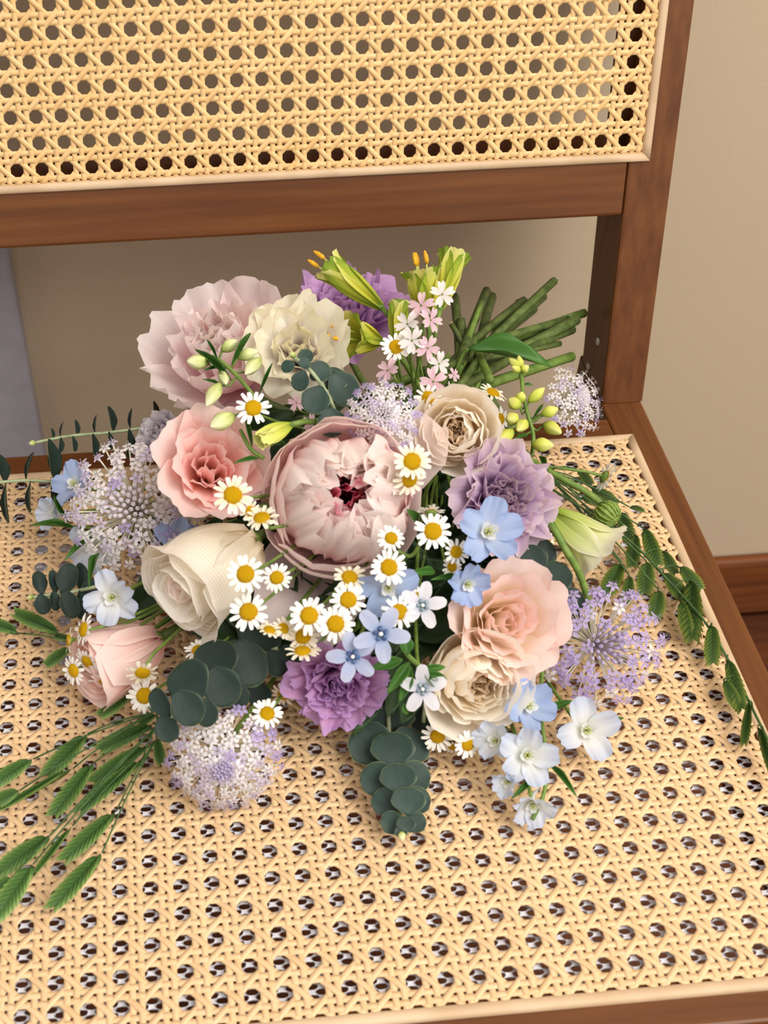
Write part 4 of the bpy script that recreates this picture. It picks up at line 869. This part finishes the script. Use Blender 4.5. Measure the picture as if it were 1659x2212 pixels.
euc('dark eucalyptus leaves tucked behind the front sprig', [(930, 1430, .05), (920, 1500, .035), (915, 1560, .02)], [
    (915, 1545, .018, 90, 70, -80, (.2, 0, 1)), (945, 1500, .030, 66, 60, -40, (.2, 0, 1)), (880, 1500, .034, 66, 66, -120, (0, 0, 1))], euc_d, 9)

def leafy(name, label, cat, path, leaves, mat, seed, rad=.0011, smat=None):
    """leaves: base (u,v,z), tip (u,v,z), width px, facing"""
    P_ = [W(*p) for p in path]; M = Matrix.Translation(P_[0]); t = thing(name, label, cat, M)
    stem_part(t, M, smooth_path(P_, 5), rad, smat or stem_m)
    for (b, e, wd, fc) in leaves:
        B, E_ = W(*b), W(*e); leaf_obj(t, M, B, E_, F(*fc), msize(B, wd), lance_me, mat)
    return t
leafy('leafy_stem', 'single pointed green leaf lying across the cut stems', 'leaf', [(985, 800, .07), (1000, 765, .08), (1012, 754, .084)], [((1012, 754, .084), (1196, 786, .078), 56, (0, .5, .8))], leaf_m, 1)
leafy('leafy_stem', 'narrow dark green leaves left of the white lace flower', 'leaf', [(225, 1150, .05), (190, 1140, .048), (160, 1138, .046)], [((165, 1141, .047), (64, 1132, .045), 15, (0, .4, .9)), ((150, 1130, .048), (112, 1065, .05), 12, (-.2, .3, .9)), ((200, 1160, .046), (138, 1210, .044), 17, (-.2, .2, .9)), ((214, 1195, .05), (190, 1268, .05), 16, (-.2, .1, .9))], leaf_m, 2)
leafy('leafy_stem', 'delphinium stalk with narrow leaves on the seat front', 'leaf', [(1172, 1440, .03), (1168, 1530, .026), (1180, 1640, .022), (1176, 1710, .018), (1150, 1770, .014)], [((1168, 1540, .026), (1240, 1512, .026), 20, (0, .3, .9)), ((1186, 1650, .022), (1248, 1722, .018), 16, (0, .3, .9)), ((1150, 1682, .022), (1104, 1726, .02), 15, (0, .3, .9)), ((1300, 1562, .014), (1350, 1550, .014), 14, (0, .3, .9))], leaf_m, 3)
leafy('leafy_stem', 'tweedia stalk with downy leaves and buds left of the low garden rose', 'leaf', [(862, 1380, .085), (885, 1420, .078), (930, 1455, .066)], [((880, 1415, .084), (868, 1360, .092), 34, (.2, .1, 1)), ((870, 1425, .082), (800, 1445, .076), 30, (0, .2, 1)), ((885, 1430, .082), (835, 1500, .074), 28, (0, .1, 1)), ((888, 1440, .080), (862, 1520, .066), 26, (.1, .1, 1)), ((905, 1450, .078), (965, 1440, .074), 20, (.1, .2, 1)), ((915, 1455, .078), (968, 1468, .070), 22, (.1, .1, 1)), ((918, 1458, .078), (955, 1490, .068), 20, (.1, .1, 1)), ((872, 1520, .066), (880, 1545, .060), 18, (0, 0, 1))], leaf_m, 4, .0014)
leafy('leafy_stem', 'green leaves between peony and upper daisies', 'leaf', [(920, 1150, .09), (890, 1200, .095), (860, 1190, .1)], [((905, 1130, .1), (880, 1100, .112), 26, (0, .2, 1)), ((860, 1250, .1), (910, 1258, .095), 22, (0, .2, 1)), ((940, 1235, .09), (880, 1240, .096), 22, (0, .2, 1)), ((985, 1245, .085), (930, 1252, .09), 14, (0, .2, 1))], leaf_m, 5)
leafy('leafy_stem', 'thin green leaves on the salmon lisianthus stems', 'leaf', [(570, 990, .12), (540, 968, .125), (520, 930, .124)], [((560, 990, .125), (502, 1000, .126), 12, (0, .2, 1)), ((545, 965, .126), (530, 900, .128), 12, (0, .2, 1)), ((620, 960, .122), (560, 960, .128), 10, (0, .2, 1))], leaf_m, 6)
# invented dark leaves, added to deepen the shade in the bouquet's gaps
rf = random.Random(77)
for gi, lb in enumerate(['dark leaves deep between the pink peony and the roses', 'dark leaves under the catchfly and the small lace flower', 'dark leaves beneath the mauve carnation and blue delphinium', 'dark leaves under the daisy cluster', 'dark leaves below the back peony and ivory lisianthus', 'dark leaves under the left rose and lace flower']):
    cx_, cy_ = [(-.225, -.15), (-.15, -.03), (-.125, -.12), (-.19, -.175), (-.235, -.02), (-.275, -.115)][gi]
    M = Matrix.Translation((cx_, cy_, .03)); t = thing('salal_branch', lb, 'leaves', M); Bp = Vector((cx_, cy_, .03))
    stem_part(t, M, bez(Bp, Bp.lerp(BIND, .3), Bp.lerp(BIND, .7), BIND, 8), .0016, stem_d)
    for k in range(26):
        d = Vector((rf.gauss(0, 1), rf.gauss(0, 1), abs(rf.gauss(0, 1)) + .1)).normalized()
        b = Bp + Vector((rf.uniform(-.03, .03), rf.uniform(-.03, .03), rf.uniform(-.01, .02)))
        e = b + d * rf.uniform(.03, .05); q_ = max(0, 1 - ((e.x + .2) / .14) ** 2 - ((e.y + .1) / .15) ** 2); e.z = max(min(e.z, .068 * sqrt(q_) + .004), .008); b.z = max(b.z, .006)
        if (e - b).length < .012: continue
        leaf_obj(t, M, b, e, Vector((rf.uniform(-1, 1), -.6, 1)).normalized(), rf.uniform(.016, .026), lance_me, leaf_dk)

# ---- bud sprays
def bud_data(L, r):
    vs, fs, uv = [], [], []; n, sd = 10, 15
    for i in range(n + 1):
        t = i / n; rr = r * (sin(pi * min(1, t * .92 + .06)) ** .75) * (1.0 if t < .5 else 1 - .25 * (t - .5))
        for j in range(sd):
            a = 2 * pi * j / sd; k = 1 + .10 * cos(5 * a) * min(1, t * 2)
            vs.append(Vector((rr * k * cos(a), rr * k * sin(a), L * t))); uv.append((t, j / sd))
    for i in range(n):
        for j in range(sd): fs.append((i * sd + j, i * sd + (j + 1) % sd, (i + 1) * sd + (j + 1) % sd, (i + 1) * sd + j))
    fs.append(tuple(range(sd - 1, -1, -1))); fs.append(tuple(n * sd + j for j in range(sd)))
    return vs, fs, uv
bud_me = mk_mesh('bud', *bud_data(1, .3))
def bud_spray(label, path, buds, leaves, mat, rad=.0012):
    P_ = smooth_path([W(*p) for p in path], 5); M = Matrix.Translation(P_[0]); inv = M.inverted(); t = thing('bud_spray', label, 'flower buds', M)
    stem_part(t, M, P_, rad, stem_m)
    for (bu, bv, tu, tv, z, wd) in buds:
        b, e = W(bu, bv, z), W(tu, tv, z + .004); L = (e - b).length; r = msize(b, wd) / L / .6
        q = (e - b).to_track_quat('Z', 'Y'); o = obj('bud', bud_me, mat, t); o.matrix_local = inv @ Matrix.LocRotScale(b, q, (L * r, L * r, L))
        near = min(P_, key=lambda p: (p - b).length); m_ = (near + b) * .5 + Vector((0, 0, -.004))
        obj('bud_stalk', mk_mesh('bud_stalk', *tube_data([inv @ near, inv @ m_, inv @ (b + (e - b) * .06)], rad * .55, 5)), stem_m, t)
    for (b, e, wd, fc) in leaves:
        B, E_ = W(*b), W(*e); leaf_obj(t, M, B, E_, F(*fc), msize(B, wd), lance_me, leaf_m)
bud_spray('spray of pale green larkspur buds in front of the loose peony', [(575, 890, .12), (533, 836, .132), (500, 800, .136), (470, 776, .137), (440, 768, .136)], [
    (450, 784, 404, 780, .138, 32), (478, 758, 513, 735, .138, 26), (512, 772, 558, 758, .137, 26), (562, 775, 530, 808, .136, 28), (478, 800, 488, 830, .134, 24), (475, 830, 446, 876, .136, 30), (505, 898, 455, 922, .130, 38)],
    [((500, 788, .138), (544, 714, .14), 15, (.1, .2, 1)), ((500, 822, .136), (418, 750, .14), 18, (0, .2, 1)), ((470, 776, .138), (445, 730, .142), 8, (0, .2, 1)), ((470, 795, .136), (438, 800, .138), 8, (0, .2, 1)), ((478, 832, .134), (436, 818, .136), 8, (0, .2, 1)), ((560, 850, .132), (590, 780, .138), 9, (.1, .2, 1))], bud_m)
bud_spray('spray of lime green larkspur buds beside the mauve carnation', [(1136, 975, .085), (1148, 985, .088), (1152, 940, .094), (1140, 895, .1), (1130, 850, .104), (1126, 800, .106)], [
    (1142, 868, 1176, 838, .104, 24), (1170, 895, 1206, 882, .102, 24), (1124, 880, 1098, 862, .104, 28), (1108, 930, 1072, 958, .1, 28), (1150, 960, 1196, 962, .098, 30), (1122, 870, 1128, 846, .106, 24), (1116, 905, 1096, 905, .1, 30), (1176, 915, 1212, 936, .096, 28), (1136, 910, 1118, 930, .1, 26),
    (1126, 800, 1100, 774, .108, 18), (1126, 800, 1120, 768, .108, 16), (1126, 802, 1142, 790, .108, 18), (1124, 802, 1106, 792, .108, 16)],
    [((1140, 940, .096), (1106, 950, .098), 10, (0, .2, 1)), ((1132, 830, .104), (1152, 832, .104), 8, (0, .2, 1)), ((1120, 975, .09), (1090, 1018, .096), 14, (0, .2, 1)), ((1165, 985, .09), (1184, 1035, .09), 14, (0, .2, 1)), ((1150, 905, .1), (1175, 870, .1), 8, (0, .2, 1))], bud_y)
# scabious pod
c_ = W(1312, 1110, .05); r_ = msize(c_, 27); fc_ = F(.55, -.6, .45); M = frame(c_ - fc_ * r_ * .7, fc_); pod = thing('scabious_pod', 'round green scabious seed head on a hairy stem, over the right-hand grass', 'seed head', M)
pv = []
for i in range(9):
    a = i / 8 * pi; pv.append((max(.05, sin(a)) * r_ * (1 if a < 1.6 else .96), -cos(a) * r_ + r_ * .7))
obj('pod', mk_mesh('pod', *tube_data([Vector((0, 0, z)) for _, z in pv], [x for x, _ in pv], 18)), pod_m, pod)
for k in range(16):
    a = 2 * pi * k / 16; q = [Vector((cos(a) * sin(b) * 1.04, sin(a) * sin(b) * 1.04, -cos(b) * 1.04 + .7)) * r_ for b in (.5, 1.0, 1.6, 2.2, 2.7)]
    obj('sepal', mk_mesh('sepal', *tube_data(q, [.05 * r_, .09 * r_, .1 * r_, .07 * r_, .02 * r_], 5)), pod_m, pod)
stem_part(pod, M, smooth_path([W(1302, 1090, .052), W(1262, 1060, .056), W(1200, 1026, .06), W(1130, 985, .06)], 4), .0019, stem_m)

# ---- sea oats
def spikelet_data(n=9, wd=.34, slim=1.0):
    parts = []
    for i in range(n):
        for sg in (1, -1):
            x = .04 + .80 * (i + (.5 if sg < 0 else 0)) / n; ln = .30 - .10 * abs(i / n - .45); w = wd * (sin(pi * (.18 + .74 * i / n)) ** .8) * slim
            a = sg * (.50 - .22 * i / n)
            bx, by = x, 0.0; tx, ty = x + ln * cos(a), sg * w * .5 * 1.05
            d = Vector((tx - bx, ty - by, 0)).normalized(); nn = Vector((-d.y, d.x, 0)) * sg; lift = .012 + .004 * (n - i)
            def pt(t, s, h): return Vector((bx, by, 0)) + d * ln * t + nn * (s * .060 * slim) + Vector((0, 0, h))
            vs = [pt(-.12, 0, .002), pt(.2, .8, lift * .6), pt(.2, 0, lift * 1.5), pt(.2, -.95, .0), pt(.6, .75, lift), pt(.6, 0, lift * 2.1), pt(.6, -.95, .002), pt(1.05, .1, lift * 1.1), pt(.2, 0, -lift), pt(.6, 0, -lift)]
            fs = [(0, 2, 1), (0, 3, 2), (1, 2, 5, 4), (2, 3, 6, 5), (4, 5, 7), (5, 6, 7), (0, 1, 8), (0, 8, 3), (1, 4, 9, 8), (8, 9, 6, 3), (4, 7, 9), (9, 7, 6)]
            if sg < 0: fs = [tuple(reversed(f)) for f in fs]
            parts.append((vs, fs, [(0, .5), (.3, 1), (.3, .5), (.2, 0), (.6, 1), (.6, .5), (.5, 0), (1, .5), (.1, .5), (.4, .5)]))
    return merge(parts)
sp_w = mk_mesh('spikelet', *spikelet_data(), smooth=False); sp_s = mk_mesh('spikelet', *spikelet_data(slim=.5), smooth=False)
def oats(label, root, items, z0, mat, path=None):
    R0 = W(*root); M = Matrix.Translation(R0); t = thing('sea_oats_stalk', label, 'grass', M); inv = M.inverted(); main = None
    if path:
        main = smooth_path([R0] + [W(*p) for p in path], 5); stem_part(t, M, main, .0007, oat_stem)
    for (bu, bv, tu, tv, wd) in items:
        b, e = W(bu, bv, z0), W(tu, tv, max(.010, z0 - .006)); L = (e - b).length; x = (e - b).normalized(); n = (Vector((0, -.25, 1)) - x * Vector((0, -.25, 1)).dot(x)).normalized(); y = n.cross(x)
        s = 1.15 * msize(b, wd) / .36 / L
        o = obj('spikelet', sp_w if wd > 24 else sp_s, mat, t); o.matrix_local = inv @ Matrix.Translation(b) @ Matrix((x, y, n)).transposed().to_4x4() @ Matrix.Diagonal((L, L * s * (1 if wd > 24 else 1.6), L, 1))
        st = R0 if not main else min(main, key=lambda p: (p - b).length + (.03 if p.x > 9 else 0))
        mid = st.lerp(b, .55) + Vector((0, 0, .004))
        obj('stalk', mk_mesh('stalk', *tube_data([inv @ p for p in bez(st, st.lerp(mid, .6), mid, b, 6)], .00045, 5)), oat_stem, t)
def c6(*a): return [(x0 / 2.592, 1250 + y0 / 2.592, x1 / 2.592, 1250 + y1 / 2.592, w / 2.592) for (x0, y0, x1, y1, w) in a]
oats('sea oats stalk with spikelets beside the soft pink rose', (205, 1400, .03), c6((340, 315, 70, 185, 92), (105, 305, -80, 235, 84), (395, 385, 250, 490, 74), (400, 345, 300, 320, 56)), .018, oat_m)
oats('sea oats stalk with spikelets running from under the eucalyptus leaves', (330, 1540, .03), c6((745, 640, 550, 775, 86), (490, 868, 245, 1115, 110), (185, 1010, -70, 1170, 100), (410, 1062, -30, 1310, 44), (110, 1185, -60, 1270, 90)), .020, oat_m)
oats('sea oats stalk with the broadest fan of hanging spikelets', (338, 1570, .03), c6((858, 815, 540, 965, 96), (525, 1030, 285, 1340, 104), (825, 935, 500, 1150, 96), (800, 1010, 420, 1320, 84), (285, 1435, -30, 1660, 120), (185, 1600, -40, 1920, 130), (70, 1670, -70, 1780, 84)), .022, oat_m)
oats('sea oats stalk with spikelets reaching furthest over the seat front', (335, 1600, .025), c6((650, 1305, 340, 1590, 104), (405, 1385, 185, 1660, 46), (572, 1535, 275, 1860, 108)), .018, oat_m)
oats('short sea oats stalk under the drooping lace flower', (340, 1590, .022), c6((880, 760, 775, 815, 60), (875, 890, 905, 1045, 64)), .016, oat_m)
def c8(*a): return [(1000 + x0 / 2.517, 1000 + y0 / 2.517, 1000 + x1 / 2.517, 1000 + y1 / 2.517, w / 2.517) for (x0, y0, x1, y1, w) in a]
oats('sea oats stalk with dark spikelets around the scabious pod', (1180, 1015, .04), c8((620, 35, 705, 125, 66), (690, 130, 845, 235, 84), (640, 195, 820, 230, 80), (700, 280, 840, 390, 90), (855, 265, 905, 430, 90), (905, 240, 992, 262, 34)), .026, oat_d)
oats('sea oats stalk with dark spikelets below the green lisianthus', (1185, 1030, .045), c8((935, 385, 915, 575, 78), (980, 355, 1065, 570, 92), (862, 540, 765, 735, 100), (905, 612, 888, 770, 70), (1000, 535, 985, 725, 100), (1065, 690, 1040, 850, 96)), .024, oat_d)
oats('sea oats stalk trailing along the right edge of the cane seat', (1190, 1055, .05), c8((1080, 475, 1160, 610, 70), (1090, 600, 1210, 745, 96), (1175, 565, 1300, 700, 96), (1235, 635, 1245, 985, 120), (1180, 750, 1230, 960, 80), (1352, 880, 1355, 1105, 92), (1432, 1065, 1520, 1360, 92), (1415, 1180, 1500, 1340, 80), (1552, 1295, 1525, 1545, 58), (1600, 1430, 1690, 1720, 60)), .017, oat_d,
     path=[(1350, 1160, .03), (1440, 1250, .022), (1520, 1340, .016), (1570, 1420, .014), (1625, 1530, .013), (1660, 1600, .012)])
# loose cut stems at the back of the bouquet
rs = random.Random(5)
for k, e in enumerate([(1040, 655, .075), (1062, 640, .04), (1120, 652, .045), (1090, 690, .055), (1172, 640, .055), (1246, 690, .05), (1262, 676, .042), (1236, 712, .038), (1210, 742, .05), (1236, 770, .03), (995, 690, .07), (975, 700, .075), (1010, 720, .05), (1160, 720, .03)]):
    E_ = W(*e); b = BIND + Vector((rs.uniform(-.016, .012), rs.uniform(-.012, .014), rs.uniform(-.022, .014))); a = b + (b - E_).normalized() * .05
    a.z = max(a.z, .012); M = Matrix.Translation(b)
    rr = rs.choice((.0018, .0024, .003, .0034))
    lbs = '%s %s cut flower stem fanning out behind the bouquet' % ({.0018: 'very thin', .0024: 'thin', .003: 'thick', .0034: 'thickest'}[rr], 'olive' if k % 3 else 'bright green')
    t = thing('cut_stem', lbs, 'stem', M, 'cut stems behind the bouquet')
    pts = bez(a, b, b.lerp(E_, .5) + Vector((0, 0, rs.uniform(-.004, .006))), E_, 8); s = stem_part(t, M, pts, [rr * rs.uniform(.92, 1.08) for _ in pts], stem_d if k % 3 else stem_m, sides=8)
    dd = (E_ - b).normalized(); inv = M.inverted(); obj('cut_face', mk_mesh('cut_face', *tube_data([inv @ (E_ - dd * .0003), inv @ (E_ + dd * .0006)], rr * .82, 8)), cut_m, s)
